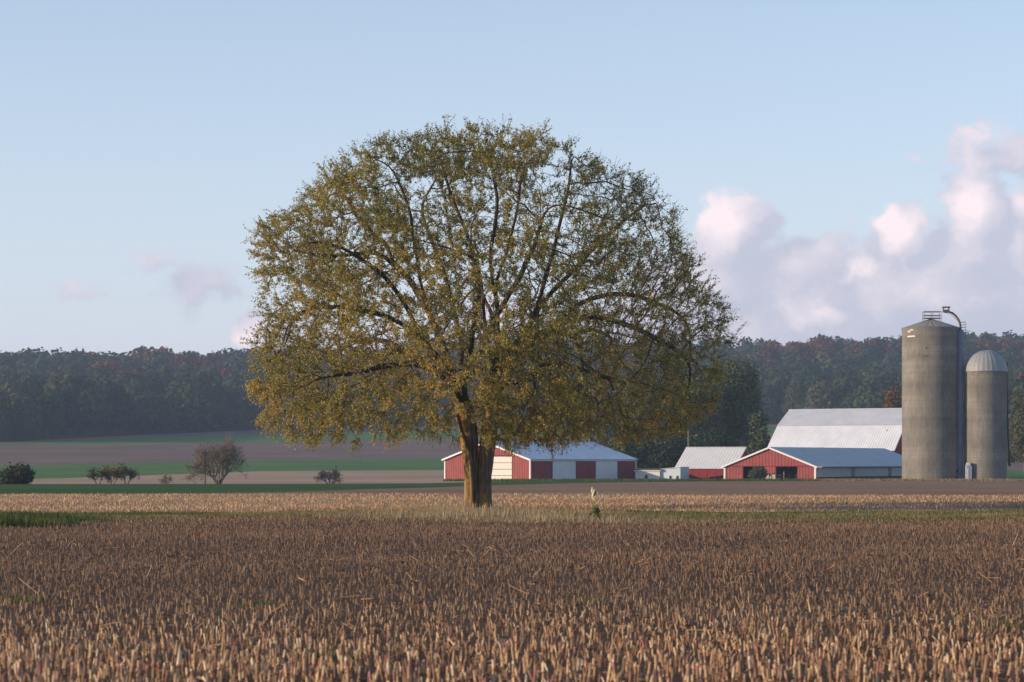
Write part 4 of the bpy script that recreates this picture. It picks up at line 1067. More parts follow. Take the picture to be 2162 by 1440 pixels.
F_RUST = foliage('rust_foliage', [(0, (0.045, 0.024, 0.014)), (0.5, (0.105, 0.047, 0.022)), (1, (0.16, 0.072, 0.028))])
F_WILLOW = foliage('willow_foliage', [(0, (0.035, 0.048, 0.028)), (0.5, (0.085, 0.10, 0.058)), (1, (0.15, 0.16, 0.095))])
F_MID = foliage('mid_green_foliage', [(0, (0.03, 0.045, 0.02)), (0.5, (0.075, 0.10, 0.042)), (1, (0.13, 0.155, 0.068))])
F_ORANGE = foliage('orange_foliage', [(0, (0.07, 0.05, 0.018)), (0.5, (0.17, 0.10, 0.028)), (1, (0.26, 0.14, 0.035))])
F_BROWNBUSH = foliage('brown_bush', [(0, (0.05, 0.035, 0.028)), (0.5, (0.10, 0.068, 0.052)), (1, (0.15, 0.10, 0.075))])

def branchy(h, spread, depth, seed, r0, nstem=1, up=0.35, k=3, splay=0.35, stem=0.3):
    """bare branching skeleton as sticks"""
    g = np.random.default_rng(seed); P0 = []; P1 = []; R0 = []; R1 = []
    def grow(p, d, ln, r, lev):
        m = p + d * ln
        P0.append(p); P1.append(m); R0.append(r); R1.append(r * 0.7)
        if lev == 0: return
        kk = k if lev < depth else k + 1
        for i in range(kk):
            nd_ = d + g.normal(size=3) * spread + np.array([0, 0, up * 0.3])
            nd_ = nd_ / np.linalg.norm(nd_)
            t = g.uniform(0.45, 1.0) if i else 1.0
            grow(p + d * ln * t, nd_, ln * g.uniform(0.6, 0.86), r * 0.62, lev - 1)
    for s in range(nstem):
        a = 2 * math.pi * s / nstem + g.uniform(0, 1)
        d = np.array([math.cos(a) * splay * (nstem > 1), math.sin(a) * splay * (nstem > 1), 1.0]); d /= np.linalg.norm(d)
        grow(np.array([math.cos(a), math.sin(a), 0]) * 0.12 * (nstem > 1), d, h * stem, r0, depth)
    P0 = np.array(P0); P1 = np.array(P1)
    f = h / max(P1[:, 2].max(), 1e-3)
    return P0 * f, P1 * f, np.array(R0), np.array(R1)

def bare_tree(name, label, px, Y, ytop, width_px, seed, nstem, leaves=0, cat='tree', mat=None, tintbase=0.5, depth=6, spread=0.42, r0=0.16, group=None, splay=0.35, stem=0.3):
    x = at(px, Y); z0 = tz(x, Y) - 0.1; h = zpx(ytop, Y) - z0
    r = thing(name, label, cat, (x, Y, z0), 0, group)
    P0, P1, R0, R1 = branchy(h, spread, depth, seed, r0, nstem, splay=splay, stem=stem)
    s = (width_px / F * Y) / max(np.ptp(P1[:, 0]), 0.1)
    for A in (P0, P1): A[:, 0] *= s; A[:, 1] *= s
    big = R0 > r0 * 0.35
    v, q = segs(P0[big], P1[big], R0[big], R1[big], 6); link('trunk', make_mesh('trunk', v, [q], M_TWIG2, smooth=True), r)
    v, q = segs(P0[~big], P1[~big], np.maximum(R0[~big], .009), np.maximum(R1[~big], .005), 3); link('branches', make_mesh('branches', v, [q], M_TWIG2), r, kind='stuff')
    if leaves:
        g = np.random.default_rng(seed + 3); ends = P1[~big]; ii = g.integers(0, len(ends), leaves)
        p = ends[ii] + g.normal(size=(leaves, 3)) * 0.10
        s_ = g.uniform(0.10, 0.2, leaves)
        v, q = leaf_quads(p, rand_unit(leaves), s_, s_ * 0.7)
        link('crown', make_mesh('crown', v, [q], mat, tint=np.clip(tintbase + g.normal(size=leaves) * 0.2, 0, 1)), r, kind='stuff')
    return r
bare_tree('bare_tree', 'nearly leafless tree with spreading twigs behind the thin dark pole', 462, 256, 908, 150, 4, 8, 420, mat=F_BROWNBUSH, depth=6, r0=0.09, spread=0.42, splay=0.75, stem=0.2)
bare_tree('bare_bush', 'bare purplish brown bush on the green strip left of the red machine shed', 697, 257, 984, 66, 9, 7, 260, 'bush', F_BROWNBUSH, depth=5, r0=0.045, spread=0.5, splay=0.9, stem=0.16)
bare_tree('bare_bush', 'smallest thin bare bush left of the tall bare tree', 350, 257, 1001, 30, 14, 5, 80, 'bush', F_BROWNBUSH, depth=4, r0=0.035, spread=0.5, splay=0.9, stem=0.16)
bare_tree('small_tree', 'small dark olive tree, left of the three in a row on the left', 207, 256, 986, 46, 21, 2, 800, mat=F_OLIVE, tintbase=0.75, depth=5, r0=0.08, splay=0.6, stem=0.2)
bare_tree('small_tree', 'small orange tinged tree, middle of the three in a row on the left', 236, 258, 980, 52, 22, 3, 800, mat=F_ORANGE, tintbase=0.55, depth=5, r0=0.07, splay=0.7, stem=0.2)
bare_tree('small_tree', 'small dark olive tree, right of the three in a row on the left', 268, 257, 981, 40, 23, 2, 800, mat=F_OLIVE, tintbase=0.75, depth=5, r0=0.07, splay=0.6, stem=0.2)

def leafy(name, label, px, Y, ytop, wpx, seed, mat, n, size, ybot=None, cat='tree', base=0.45, spread=0.22, droop=None, nblob=10, trunk_r=0.25, low=0.12, group=None):
    x = at(px, Y); zb = tz(x, Y) - 0.1; h = zpx(ytop, Y) - zb; w = wpx / F * Y / 2
    g = np.random.default_rng(seed)
    blobs = [(0, 0, h * 0.55, w * 0.72, w * 0.72, h * 0.40)]
    for i in range(nblob):
        a = 2 * math.pi * (i + g.uniform(0, .6)) / nblob * 2.0; t = g.uniform(0.0, 1.0)
        rr = w * (0.62 if t < 0.6 else 0.36) * g.uniform(0.75, 1.05); s = w * g.uniform(0.30, 0.44)
        zc = h * (low + 0.13 + (0.66 - low) * t)
        blobs.append((rr * math.cos(a), rr * math.sin(a), zc, s, s, s * g.uniform(0.8, 1.25)))
    blobs.append((g.uniform(-.15, .15) * w, 0, h - w * 0.42, w * 0.6, w * 0.6, w * 0.42))
    r = thing(name, label, cat, (x, Y, zb), 0, group)
    link('crown', crown_mesh('crown', blobs, n, size, seed, mat, base, spread, droop=droop, zmin=0.05), r, kind='stuff')
    MB().tube([(0, 0, -0.1), (0.05, 0, h * 0.25), (0, 0, h * 0.6)], [trunk_r, trunk_r * .8, trunk_r * .4], 9).build('trunk', M_BARK2, r)
    for i in range(4):
        a = g.uniform(0, 6.28)
        MB().tube([(0, 0, h * (.2 + .08 * i)), (w * .3 * math.cos(a), w * .3 * math.sin(a), h * (.42 + .08 * i)), (w * .55 * math.cos(a), w * .55 * math.sin(a), h * (.55 + .08 * i))], [trunk_r * .5, trunk_r * .35, trunk_r * .15], 6).build('limb', M_BARK2, r)
    return r
DR = np.array([0, 0, -1.6])
leafy('round_bush', 'dark rounded bush at the left edge of the picture', 38, 252, 991, 96, 41, F_OLIVE, 3800, 0.24, cat='bush', base=0.3, trunk_r=0.06, low=0.0)
leafy('willow_tree', 'pale grey-green willow right behind the white roof of the machine shed', 1262, 432, 782, 150, 51, F_WILLOW, 11000, 0.55, base=0.85, droop=DR, low=0.0)
leafy('willow_tree', 'grey-green willow standing behind the right end of the machine shed', 1345, 446, 790, 120, 52, F_WILLOW, 9000, 0.55, base=0.85, droop=DR, low=0.0)
leafy('leafy_tree', 'dark green tree behind the low milk house', 1415, 455, 812, 130, 53, F_MID, 9000, 0.55, base=0.5, low=0.0)
leafy('leafy_tree', 'dark tree directly behind the utility pole', 1483, 440, 800, 120, 54, F_MID, 9000, 0.5, base=0.95, low=0.0)
leafy('leafy_tree', 'tall round green tree behind the small red barn', 1545, 448, 757, 175, 55, F_MID, 15000, 0.55, base=0.7, low=0.0)
leafy('leafy_tree', 'low spreading green tree beside the gambrel barn roof', 1598, 436, 872, 70, 56, F_MID, 5000, 0.5, base=0.75, trunk_r=0.15)
leafy('leafy_tree', 'dark undergrowth thicket behind the red barn roof', 1500, 420, 905, 150, 57, F_DARK, 6000, 0.5, base=0.45, trunk_r=0.1, low=0.0)
leafy('leafy_tree', 'dark undergrowth thicket behind the right end of the machine shed', 1330, 415, 915, 190, 62, F_DARK, 7000, 0.5, base=0.5, trunk_r=0.1, low=0.0)
leafy('leafy_tree', 'dark undergrowth thicket behind the milk house roof', 1415, 412, 922, 130, 63, F_DARK, 5000, 0.5, base=0.45, trunk_r=0.1, low=0.0)
leafy('autumn_tree', 'olive and orange tree showing above the gambrel roof beside the tall silo', 1885, 560, 818, 70, 58, F_ORANGE, 5000, 0.6, base=0.35)
leafy('autumn_tree', 'tall olive brown tree cut by the right edge of the picture', 2163, 520, 828, 74, 59, F_OLIVE, 6000, 0.55, base=0.8)
leafy('autumn_tree', 'low olive tree beside the domed silo near the right edge', 2150, 640, 905, 70, 60, F_OLIVE, 4000, 0.6, base=0.6, low=0.0)
leafy('round_bush', 'green bush growing in the left opening of the livestock shed', 1600, 334, 989, 52, 61, F_WILLOW, 1700, 0.2, cat='bush', base=0.55, trunk_r=0.05, low=0.0)

# ------------------------------------------------------------------ the hillside wood
def wood():
    g = np.random.default_rng(99)
    shapes = []
    for s in range(7):
        h = 1.0; w = g.uniform(0.34, 0.46)
        blobs = [(0, 0, 0.52, w * .85, w * .85, 0.42)]
        for i in range(7):
            a = g.uniform(0, 6.28); t = g.random(); rr = w * (0.6 if t < .55 else .35); sz = w * g.uniform(.34, .5)
            blobs.append((rr * math.cos(a), rr * math.sin(a), 0.28 + 0.52 * t, sz, sz, sz * 0.9))
        blobs.append((g.uniform(-.08, .08), 0, 0.78, w * .58, w * .58, 0.2))
        shapes.append(blobs)
    mats = [('dark green', F_DARK), ('olive', F_OLIVE), ('red', F_RED), ('rust coloured', F_RUST)]
    # positions
    pts = []
    for row in range(46):
        for col in range(-40, 41):
            u = (col + 0.5 * (row % 2)) * 0.0118 + g.normal() * 0.0026
            px = CX + F * u
            if px < -420 or px > 2582: continue
            Y = float(B7(px)) + 8 + row * 18.0 + g.normal() * 4.5
            if Y > 1560: continue
            pts.append((u * Y, Y, row, px))
    pts = np.array(pts)
    hh = g.uniform(14.0, 24.0, len(pts))
    redn = np.array([mnoise.noise(Vector((p[0] * 0.022 + 5, p[1] * 0.011, 0))) for p in pts])
    ridge = np.clip((pts[:, 1] - 1080) / 200, 0, 1)
    kind = np.zeros(len(pts), int)
    rr = g.random(len(pts))
    kind[rr < 0.28] = 1
    kind[(redn > 0.12) & (rr < 0.14 + 0.26 * ridge) & (pts[:, 1] > 1020)] = 2
    kind[(redn > 0.0) & (rr > 0.84 - 0.24 * ridge) & (pts[:, 1] > 1000)] = 3
    # individuals: inside the frame, front rows first, and the coloured crowns
    inframe = (pts[:, 3] > 0) & (pts[:, 3] < 2162)
    order = np.argsort(pts[:, 2] + np.where(kind >= 2, -6, 0) + np.where(inframe, 0, 1000))
    indiv = set(order[:290].tolist())
    groups = ['green trees of the hillside wood', 'olive trees of the hillside wood', 'red trees of the hillside wood', 'rust trees of the hillside wood']
    labels = ['dark green tree in the dense wood on the distant hillside', 'olive green tree in the dense wood on the distant hillside', 'deep red autumn tree in the wood on the distant hillside', 'rust brown autumn tree in the wood on the distant hillside']
    names = ['green_wood_tree', 'olive_wood_tree', 'red_maple_tree', 'rust_wood_tree']
    cache = {}; trunk_me = MB().tube([(0, 0, -0.06), (0, 0, 0.5)], [0.018, 0.010], 6).mesh('trunk', M_DKPOLE)
    raw = {}
    def rawshape(s, n):
        if (s, n) not in raw:
            p, nrm, sz = crown_cloud(shapes[s], n, 0.085 if n > 800 else 0.105, 300 + s, 0.12, 0.3, 0.97, 0.12)
            v, q = leaf_quads(p, nrm, sz, sz * 0.8)
            t = np.clip(0.5 + np.array([mnoise.noise(Vector(x) * 5 + Vector((s, 0, 0))) for x in p]) * 0.22 + g.normal(size=n) * 0.06, 0, 1)
            raw[(s, n)] = (v, q, t)
        return raw[(s, n)]
    VV = []; QQ = []; TT = []; MM = []; off = 0
    for i, (x, Y, row, px) in enumerate(pts):
        s = int(g.integers(0, 7)); k = int(kind[i]); h = float(hh[i]); wf = g.uniform(0.85, 1.15); rz = g.uniform(0, 6.28)
        z = tz(x, Y) - 0.3
        if i in indiv:
            ofs = (-0.22, 0.0, 0.22)[int(g.integers(0, 3))]
            if (s, k, ofs) not in cache:
                v, q, t = rawshape(s, 1100); cache[(s, k, ofs)] = make_mesh('crown', v, [q], mats[k][1], tint=np.clip(t + ofs, 0, 1))
            r = thing(names[k], labels[k], 'tree', (x, Y, z), rz, groups[k]); r.scale = (h * wf, h * wf, h)
            link('crown', cache[(s, k, ofs)], r, kind='stuff'); link('trunk', trunk_me, r)
        else:
            v, q, t = rawshape(s, 560); t = np.clip(t + g.choice((-0.22, 0, 0.22)), 0, 1)
            c, sn = math.cos(rz), math.sin(rz)
            vv = np.stack([(v[:, 0] * c - v[:, 1] * sn) * h * wf + x, (v[:, 0] * sn + v[:, 1] * c) * h * wf + Y, v[:, 2] * h + z], 1)
            VV.append(vv); QQ.append(q + off); TT.append(t); MM.append(np.full(len(q), k)); off += len(vv)
    o = link('distant_wood', make_mesh('distant_wood', np.concatenate(VV), [np.concatenate(QQ)], [m for _, m in mats], midx=np.concatenate(MM), tint=np.concatenate(TT)), None, kind='stuff')
    o['label'] = 'dense wood of autumn trees covering the distant hill'; o['category'] = 'wood'
    print('wood', len(pts), 'stuff quads', off // 4)
wood()

# ------------------------------------------------------------------ corn stubble
def stalk_batch(base, h, rad, lean, sides, seed, node=True, tmul=1.0):
    """cut corn stalks: tapered tubes of three rings (butt, node, top) with an oblique cut, returns v, faces, tint"""
    g = np.random.default_rng(seed); n = len(base)
    a = g.uniform(0, 6.28, n); d = np.stack([np.cos(a) * lean, np.sin(a) * lean, np.ones(n)], 1); d = unit(d)
    ref = np.tile(np.array([[0.3, 1.0, 0.1]]), (n, 1)); u = unit(np.cross(d, ref)); w = np.cross(d, u)
    ang = 2 * np.pi * np.arange(sides) / sides + 0.3
    ring = u[:, None] * np.cos(ang)[None, :, None] + w[:, None] * np.sin(ang)[None, :, None]
    fr = np.array([0.0, 0.42, 0.47, 0.52, 1.0]) if node else np.array([0.0, 1.0])
    rs = np.array([1.15, 0.98, 1.22, 0.98, 0.9]) if node else np.array([1.1, 0.9])
    nodepos = g.uniform(0.75, 1.35, n)
    V = []
    bend = g.normal(size=(n, 3)) * 0.02; bend[:, 2] = 0
    for k, (f, r_) in enumerate(zip(fr, rs)):
        ff = np.full(n, f) if f in (0.0, 1.0) else np.clip(f * nodepos, 0.1, 0.9)
        c = base + d * (h * ff)[:, None] + bend * (ff ** 2)[:, None]
        rg = c[:, None] + ring * (rad * r_)[:, None, None]
        if k == len(fr) - 1: rg = rg + (np.sin(ang + 1.0)[None, :, None] * g.uniform(-0.9, 0.9, n)[:, None, None]) * d[:, None] * (rad * 1.3)[:, None, None]
        V.append(rg)
    m = len(fr); V = np.stack(V, 1).reshape(-1, 3)
    b = np.arange(n)[:, None] * (m * sides); Q = []; T = []
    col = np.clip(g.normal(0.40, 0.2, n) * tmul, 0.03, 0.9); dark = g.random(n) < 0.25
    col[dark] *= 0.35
    for k in range(m - 1):
        for s in range(sides):
            s2 = (s + 1) % sides
            Q.append(np.concatenate([b + k * sides + s, b + k * sides + s2, b + (k + 1) * sides + s2, b + (k + 1) * sides + s], 1))
            if node and k in (1, 2): T.append(np.where(g.random(n) < 0.45, g.uniform(0.95, 1, n), col * 0.55))
            else: T.append(col * (0.9 if k == 0 else 1.05))
    cap = np.concatenate([b + (m - 1) * sides + s for s in range(sides)], 1)
    return V, np.concatenate(Q), cap, np.concatenate(T), np.clip(col + 0.25, 0, 0.92)

def ribbons(base, dirv, ln, width, seed, curl=0.5, up=0.0):
    """dry leaf shreds: three-part curved ribbons"""
    g = np.random.default_rng(seed); n = len(base)
    d = unit(dirv); s = unit(np.cross(d, np.array([[0, 0, 1.0]])) + 1e-6); rol = g.normal(size=(n, 1)) * 0.5
    s = unit(s + np.array([[0, 0, 1.0]]) * rol); w = (width * 0.5)[:, None]; L_ = ln[:, None]
    c1 = base + d * L_ * 0.4 + np.array([0, 0, 1.]) * (g.uniform(0.0, curl, (n, 1)) * L_ * 0.3)
    c2 = base + d * L_ * 0.75 + np.array([0, 0, 1.]) * (g.uniform(-0.3, curl, (n, 1)) * L_ * 0.3)
    c3 = base + d * L_ + np.array([0, 0, 1.]) * (g.uniform(-0.6, 0.3, (n, 1)) * L_ * 0.4)
    V = np.stack([base - s * w * .6, base + s * w * .6, c1 + s * w, c1 - s * w, c2 + s * w * .8, c2 - s * w * .8, c3], 1).reshape(-1, 3)
    b = np.arange(n)[:, None] * 7
    q = np.concatenate([np.concatenate([b, b + 1, b + 2, b + 3], 1), np.concatenate([b + 3, b + 2, b + 4, b + 5], 1)])
    t = np.concatenate([b + 5, b + 4, b + 6], 1)
    return V, q, t

def stubble():
    g = np.random.default_rng(123)
    ang = math.radians(7.0); ca, sa = math.cos(ang), math.sin(ang)
    rows = np.concatenate([np.arange(12, 100, 0.44), np.arange(12.22, 26.5, 0.88)]); P = []
    for r_ in rows:
        t = np.arange(-34, 34, 0.078); t = t + g.normal(size=len(t)) * 0.035
        keep = g.random(len(t)) < 0.90
        t = t[keep]
        x = t * ca - 0.0; y = r_ + t * sa + g.normal(size=len(t)) * 0.03
        P.append(np.stack([x, y], 1))
    P = np.concatenate(P)
    px = CX + F * P[:, 0] / np.maximum(P[:, 1], 5)
    ok = (P[:, 1] > 20.5) & (px > -160) & (px < 2322) & (P[:, 1] < E0(px) + g.normal(size=len(P)) * 0.6)
    P = P[ok]
    z = terrain(P[:, 0], P[:, 1])
    base = np.stack([P[:, 0], P[:, 1], z - 0.02], 1)
    patch_ = np.array([mnoise.noise(Vector((p[0] * 0.12, p[1] * 0.10, 4.0))) for p in P])
    h = np.clip(g.normal(0.10, 0.030, len(P)) * np.interp(P[:, 1], [22, 26, 34, 90], [1.5, 1.35, 1.0, 1.0]) + patch_ * 0.03, 0.03, 0.3)
    rad = g.uniform(0.0055, 0.009, len(P)) * np.interp(P[:, 1], [22, 34], [1.25, 1.0]); lean = np.abs(g.normal(0.0, 0.07, len(P)))
    lod = g.random(len(P)) < 0.025; lean[lod] = g.uniform(0.5, 1.2, lod.sum())
    # nearest 300 inside the frame become single objects
    pxb = CX + F * P[:, 0] / P[:, 1]; pyt = HY + F * (CAMZ - z - h) / P[:, 1]; pyb = HY + F * (CAMZ - z) / P[:, 1]
    cand = np.nonzero((pxb > 4) & (pxb < 2158) & (pyb < 1452) & (pyt > HY))[0]
    near = cand[np.argsort(P[cand, 1])[:300]]
    mask = np.ones(len(P), bool); mask[near] = False
    # single stalks: a few shared meshes, scaled and turned
    protos = []
    for s in range(14):
        v, q, cap, t, tc = stalk_batch(np.zeros((1, 3)), np.array([1.0]), np.array([0.066]), np.array([0.08 * (s % 3)]), 7, 500 + s, True, 1.75)  # bright tint paints the sunlit front edge into the nearest stalks
        # one torn sheath hugging the stalk
        v2, q2, t2 = ribbons(np.array([[0.05, 0.02, 0.45]]), np.array([[math.cos(s), math.sin(s), 0.3]]), np.array([0.55]), np.array([0.11]), 600 + s, 0.8)
        me = make_mesh('corn_stalk', v, [q, cap], M_STALK, tint=np.concatenate([t, tc]))
        sh = make_mesh('leaf_sheath', v2, [q2, t2], M_STALK, tint=[0.35 + 0.03 * s] * 3)
        protos.append((me, sh))
    for j, i in enumerate(near):
        me, sh = protos[int(g.integers(0, 14))]
        o = link('corn_stalk', me, None)
        o['label'] = 'cut pale corn stalk standing in the nearest stubble rows'; o['category'] = 'corn stalk'; o['group'] = 'corn stalks of the nearest stubble rows'
        o.location = base[i]; k = h[i] * 1.12; o.scale = (k * g.uniform(.85, 1.15),) * 2 + (k,)
        o.rotation_euler = (g.normal() * 0.09, g.normal() * 0.09, g.uniform(0, 6.28))
        if j % 2 == 0: link('leaf_sheath', sh, o)
    far = P[:, 1] > 31
    V = []; Qs = []; Cs5 = []; Ts = []; off = 0
    quads = []; caps = []; tq = []; tcap = []
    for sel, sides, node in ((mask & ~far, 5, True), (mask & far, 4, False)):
        v, q, cap, t, tc = stalk_batch(base[sel], h[sel], rad[sel], lean[sel], sides, 700 + sides, node, np.interp(base[sel][:, 1], [22, 29, 40, 70, 88], [1.75, 1.15, 0.52, 0.55, 0.85]))  # stalk tint by distance paints a shaded mid-field and a sunlit near edge
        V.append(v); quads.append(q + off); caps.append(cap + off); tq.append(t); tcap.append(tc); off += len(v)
    # fallen stalk pieces and leaf shreds between the rows
    nl = 30000
    y = np.sqrt(g.uniform(20.5 ** 2, 90 ** 2, nl)); u = g.uniform(-0.235, 0.235, nl); x = u * y
    ok = y < E0(CX + F * u); x = x[ok]; y = y[ok]; nl = len(x)
    b = np.stack([x, y, terrain(x, y) + g.uniform(0.004, 0.05, nl)], 1)
    a = g.uniform(0, 6.28, nl); d = np.stack([np.cos(a), np.sin(a), g.normal(0.05, 0.2, nl)], 1)
    v, q, t3 = ribbons(b, d, g.uniform(0.05, 0.20, nl), g.uniform(0.010, 0.03, nl), 801, 0.25)
    tt = np.clip(g.normal(0.17, 0.17, nl) * np.interp(b[:, 1], [22, 30, 42, 70, 88], [1.5, 1.1, 0.6, 0.6, 0.9]), 0.0, 0.88)  # litter tint carries the same painted shade and sunlit front
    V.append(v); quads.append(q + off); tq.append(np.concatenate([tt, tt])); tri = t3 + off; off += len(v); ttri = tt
    nf = 260; y = np.sqrt(g.uniform(20.5 ** 2, 60 ** 2, nf)); x = g.uniform(-0.235, 0.235, nf) * y
    a = g.uniform(0, 6.28, nf); ln = g.uniform(0.1, 0.32, nf); p0 = np.stack([x, y, terrain(x, y) + 0.015], 1)
    p1 = p0 + np.stack([np.cos(a) * ln, np.sin(a) * ln, np.abs(g.normal(0.0, 0.10, nf))], 1)
    v, q = segs(p0, p1, np.full(nf, .009), np.full(nf, .008), 4); tt = np.clip(g.normal(0.42, 0.2, nf), 0.02, 0.9)
    V.append(v); quads.append(q + off); tq.append(np.tile(tt, 4)); off += len(v)
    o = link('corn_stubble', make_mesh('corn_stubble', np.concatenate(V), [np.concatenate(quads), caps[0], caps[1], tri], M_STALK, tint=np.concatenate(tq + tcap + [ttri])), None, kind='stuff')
    o['label'] = 'rows of cut corn stalks and litter covering the foreground field'; o['category'] = 'stubble'
    print('stubble', len(P))
    # the paler stubble behind the tree
    n2 = 44000; u = g.uniform(-0.235, 0.235, n2); y = np.sqrt(g.uniform(93 ** 2, 150 ** 2, n2))
    y = np.round(y / 0.6) * 0.6 + g.normal(size=n2) * 0.06 + u * y * 0.12
    ok = (y > E1(CX + F * u) - 0.5) & (y < B1(CX + F * u)); u = u[ok]; y = y[ok]; x = u * y
    b = np.stack([x, y, terrain(x, y) - 0.02], 1); n2 = len(b)
    v, q, cap, t, tc = stalk_batch(b, np.clip(g.normal(0.10, 0.035, n2), 0.03, 0.22), g.uniform(.008, .013, n2), np.abs(g.normal(0, .2, n2)), 3, 911, False, 1.35)
    o = link('tan_stubble', make_mesh('tan_stubble', v, [q, cap], M_STALK, tint=np.concatenate([t, tc])), None, kind='stuff')
    o['label'] = 'pale sunlit stubble rows behind the grass strip'; o['category'] = 'stubble'
stubble()

# ------------------------------------------------------------------ grass verge, weeds
def grass():
    g = np.random.default_rng(321)
    n = 120000
    u = g.uniform(-0.235, 0.235, n); px = CX + F * u; lo = E0(px) - 1.5; hi = E1(px) + 0.8
    y = lo + (hi - lo) * g.random(n); x = u * y
    nz = np.array([mnoise.noise(Vector((a * 0.35, b * 0.35, 9.0))) for a, b in zip(x, y)])
    nz2 = np.array([mnoise.noise(Vector((a * 0.12, b * 0.5, 29.0))) for a, b in zip(x, y)])
    rel = (y - lo) / (hi - lo)
    tall = np.exp(-((px - 1000) / 330) ** 2)                    # dry tall grass about the trunk
    weeds = np.clip((260 - px) / 220, 0, 1) * (rel < 0.62)       # lush dark weeds on the left
    greenr = np.clip((px - 1250) / 120, 0, 1) * np.clip(1.4 - np.abs(px - 1480) / 330, 0, 1) * (rel > 0.45)
    greenl = np.clip((760 - px) / 300, 0, 1) * (rel > 0.5)
    h = 0.13 + 0.03 * tall + 0.22 * weeds + 0.08 * nz + 0.04 * g.random(n) + 0.26 * tall * (nz2 > 0.1) * (g.random(n) < 0.25)
    h = h - 0.09 * np.exp(-((px - 1010) / 75) ** 2)
    h = np.clip(h - 0.10 * greenr, 0.05, 0.75) * g.uniform(0.6, 1.25, n)
    keep = g.random(n) < np.clip(0.62 + nz * 1.2 + 0.3 * tall + 0.4 * weeds, 0.12, 1)
    tint = 0.62 + 0.34 * tall + 0.30 * nz2 + 0.22 * nz - 0.40 * weeds - 0.28 * greenr - 0.26 * greenl - 0.35 * np.clip(nz * 2 - 0.3, 0, 1) * (rel < 0.5) + g.normal(size=n) * 0.10
    b = np.stack([x, y, terrain(x, y) - 0.01], 1)[keep]
    v, q, t = blades(b, h[keep], g.uniform(0.05, 0.6, keep.sum()), g.uniform(0.012, 0.03, keep.sum()))
    tt = np.clip(tint[keep], 0, 1)
    o = link('verge_grass', make_mesh('verge_grass', v, [q, t], M_GRASS, tint=np.concatenate([tt, tt])), None, kind='stuff')
    o['label'] = 'dry tan and green grass growing on the strip around the big tree'; o['category'] = 'grass'
    # green tufts in the stubble
    spots = [(20, 1268, 0.5, 'left'), (150, 1130, .3, ''), (1240, 1270, .25, ''), (545, 1275, .25, ''), (2155, 1330, .4, ''), (680, 1395, .3, ''), (1900, 1098, .5, '')]
    sb = []
    for (sx, sy, s, _) in spots:
        Y = CAMZ * F / (sy - HY); X = at(sx, Y); m = int(110 * s / 0.3)
        xy = np.stack([X + g.normal(size=m) * s * 0.7, Y + g.normal(size=m) * s * 0.9], 1)
        sb.append(xy)
    for xy, (sx, sy, s, _) in zip(sb, spots):
        b = np.stack([xy[:, 0], xy[:, 1], terrain(xy[:, 0], xy[:, 1]) - .01], 1); m = len(b)
        v, q, t = blades(b, g.uniform(0.06, 0.18, m), g.uniform(.1, .8, m), g.uniform(.008, .018, m)); tt = np.clip(g.normal(0.42, .1, m), 0, .6)
        lab = {20: 'green weed tuft in the stubble at the left edge', 150: 'faint green tuft in the far left stubble', 1240: 'small green tuft in the middle of the dark stubble', 545: 'tiny green tuft in the stubble left of centre',
               2155: 'green weed tuft in the stubble at the right edge', 680: 'small green tuft near the bottom left of centre', 1900: 'weedy clump where the stubble meets the grass on the right'}[sx]
        o = link('grass_tuft', make_mesh('grass_tuft', v, [q, t], M_GRASS, tint=np.concatenate([tt, tt])), None, kind='stuff'); o['label'] = lab; o['category'] = 'weed'; o['group'] = 'green tufts in the stubble'
    # green and dry fringe in front of the farm buildings
    n = 16000; pxs = g.uniform(936, 2150, n); Y = np.where(pxs < 1420, g.uniform(318, 334, n), g.uniform(326, 336, n)); x = at(1, Y) * 0 + (pxs - CX) / F * Y
    b = np.stack([x, Y, terrain(x, Y) - .02], 1)
    v, q, t = blades(b, g.uniform(.15, .5, n), g.uniform(.1, .7, n), g.uniform(.04, .09, n))
    dry = np.clip((pxs - 1690) / 80, 0, 1); tt = np.clip(0.30 + 0.45 * dry + g.normal(size=n) * .1, 0, 1)
    o = link('yard_grass', make_mesh('yard_grass', v, [q, t], M_GRASS, tint=np.concatenate([tt, tt])), None, kind='stuff'); o['label'] = 'rough grass along the front of the farm buildings'; o['category'] = 'grass'
grass()

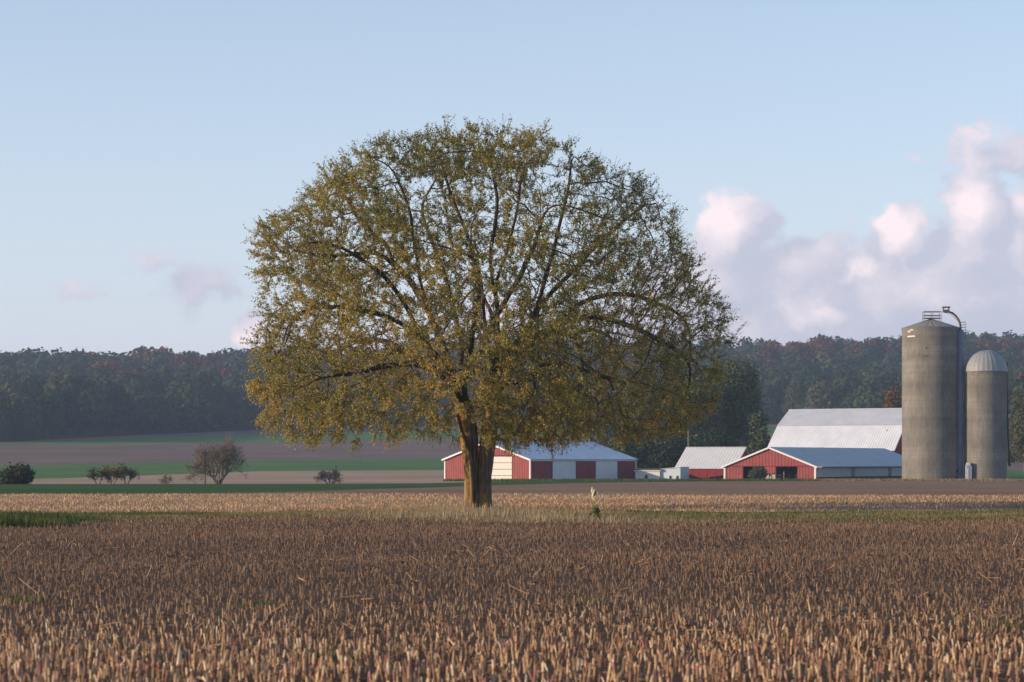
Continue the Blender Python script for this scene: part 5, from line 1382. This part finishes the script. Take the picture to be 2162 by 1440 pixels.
def lone_corn():
    Y = 84.5; x = at(1255, Y); z = tz(x, Y)
    r = thing('corn_plant', 'single tall leftover corn plant standing on the grass strip right of the trunk', 'corn plant', (x, Y, z))
    k = Y / F
    def q(px, py, d=0): return ((px - 1255) * k, d, (1099 - py) * k)
    MB().tube([q(1256, 1103), q(1257, 1085), q(1254, 1065), q(1252, 1050), q(1251, 1038)], [.022, .02, .017, .014, .008], 6).build('stem', M_STALKG, r)
    g = np.random.default_rng(5)
    def leaf(pts, w, mat):
        m = MB(); P = [np.array(q(*p)) for p in pts]; n = len(P)
        vs = []
        for i, p in enumerate(P):
            ww = w * math.sin(math.pi * min(0.97, (i + .45) / n)); vs += [p + np.array([ww * .35, -ww * .5, 0]), p + np.array([0, 0, ww * .25]), p + np.array([-ww * .35, ww * .5, 0])]
        fs = []
        for i in range(n - 1):
            for j in range(2): fs.append((i*3+j, i*3+j+1, i*3+j+4, i*3+j+3))
        m.add(vs, fs).build('leaf', mat, r)
    leaf([(1252, 1052, 0), (1256, 1046, -.05), (1260, 1040, -.1), (1259, 1048, -.14)], .10, M_STALKG)
    leaf([(1252, 1050, 0), (1249, 1040, -.04), (1250, 1031, -.05)], .07, M_PALELEAF)
    leaf([(1254, 1062, 0), (1250, 1050, -.08), (1254, 1036, -.1)], .09, M_PALELEAF)
    leaf([(1255, 1072, 0), (1262, 1062, .1), (1272, 1052, .2), (1279, 1045, .25)], .035, M_PALELEAF)
    leaf([(1255, 1074, 0), (1263, 1066, -.1), (1264, 1062, -.2), (1262, 1075, -.25)], .08, M_STALKG)
    leaf([(1255, 1076, 0), (1250, 1066, -.1), (1254, 1064, -.15), (1259, 1078, -.2)], .08, M_STALKG)
    b = thing('leafy_weed', 'dense green weed clump at the foot of the lone corn plant', 'weed', (x + 0.02, Y - 0.25, z))
    link('foliage', crown_mesh('foliage', [(0, 0, .16, .15, .15, .16), (-.1, 0, .1, .14, .15, .1), (.06, 0, .32, .08, .1, .12)], 260, 0.09, 8, F_WEED, .75, .25, zmin=.01), b, kind='stuff')
    MB().tube([(0, 0, -.02), (.01, 0, .5)], [.012, .006], 5).build('stem', M_STALKG, b)
M_STALKG = simple_mat('green_corn', (0.12, 0.14, 0.05), 0.7, 0.2, 0.3, 8.0)
M_PALELEAF = simple_mat('pale_corn_leaf', (0.42, 0.38, 0.24), 0.7, 0.2, 0.2, 8.0)
F_WEED = foliage('weed_foliage', [(0, (0.03, 0.05, 0.012)), (0.5, (0.07, 0.10, 0.022)), (1, (0.13, 0.15, 0.04))])
lone_corn()

# ------------------------------------------------------------------ evening haze
HZ = bpy.data.materials.new('evening_haze'); HZ.use_nodes = True
_nt = HZ.node_tree; _nt.nodes.clear()
_pv = _nt.nodes.new('ShaderNodeVolumePrincipled'); _pv.inputs['Color'].default_value = (0.55, 0.72, 1.0, 1)
_pv.inputs['Density'].default_value = 0.00018; _pv.inputs['Anisotropy'].default_value = 0.0
_o = _nt.nodes.new('ShaderNodeOutputMaterial'); _nt.links.new(_pv.outputs[0], _o.inputs['Volume'])
MB().box((-2700, -330, -4.5), (2700, 2300, 110)).build('haze', HZ, None, kind='stuff')
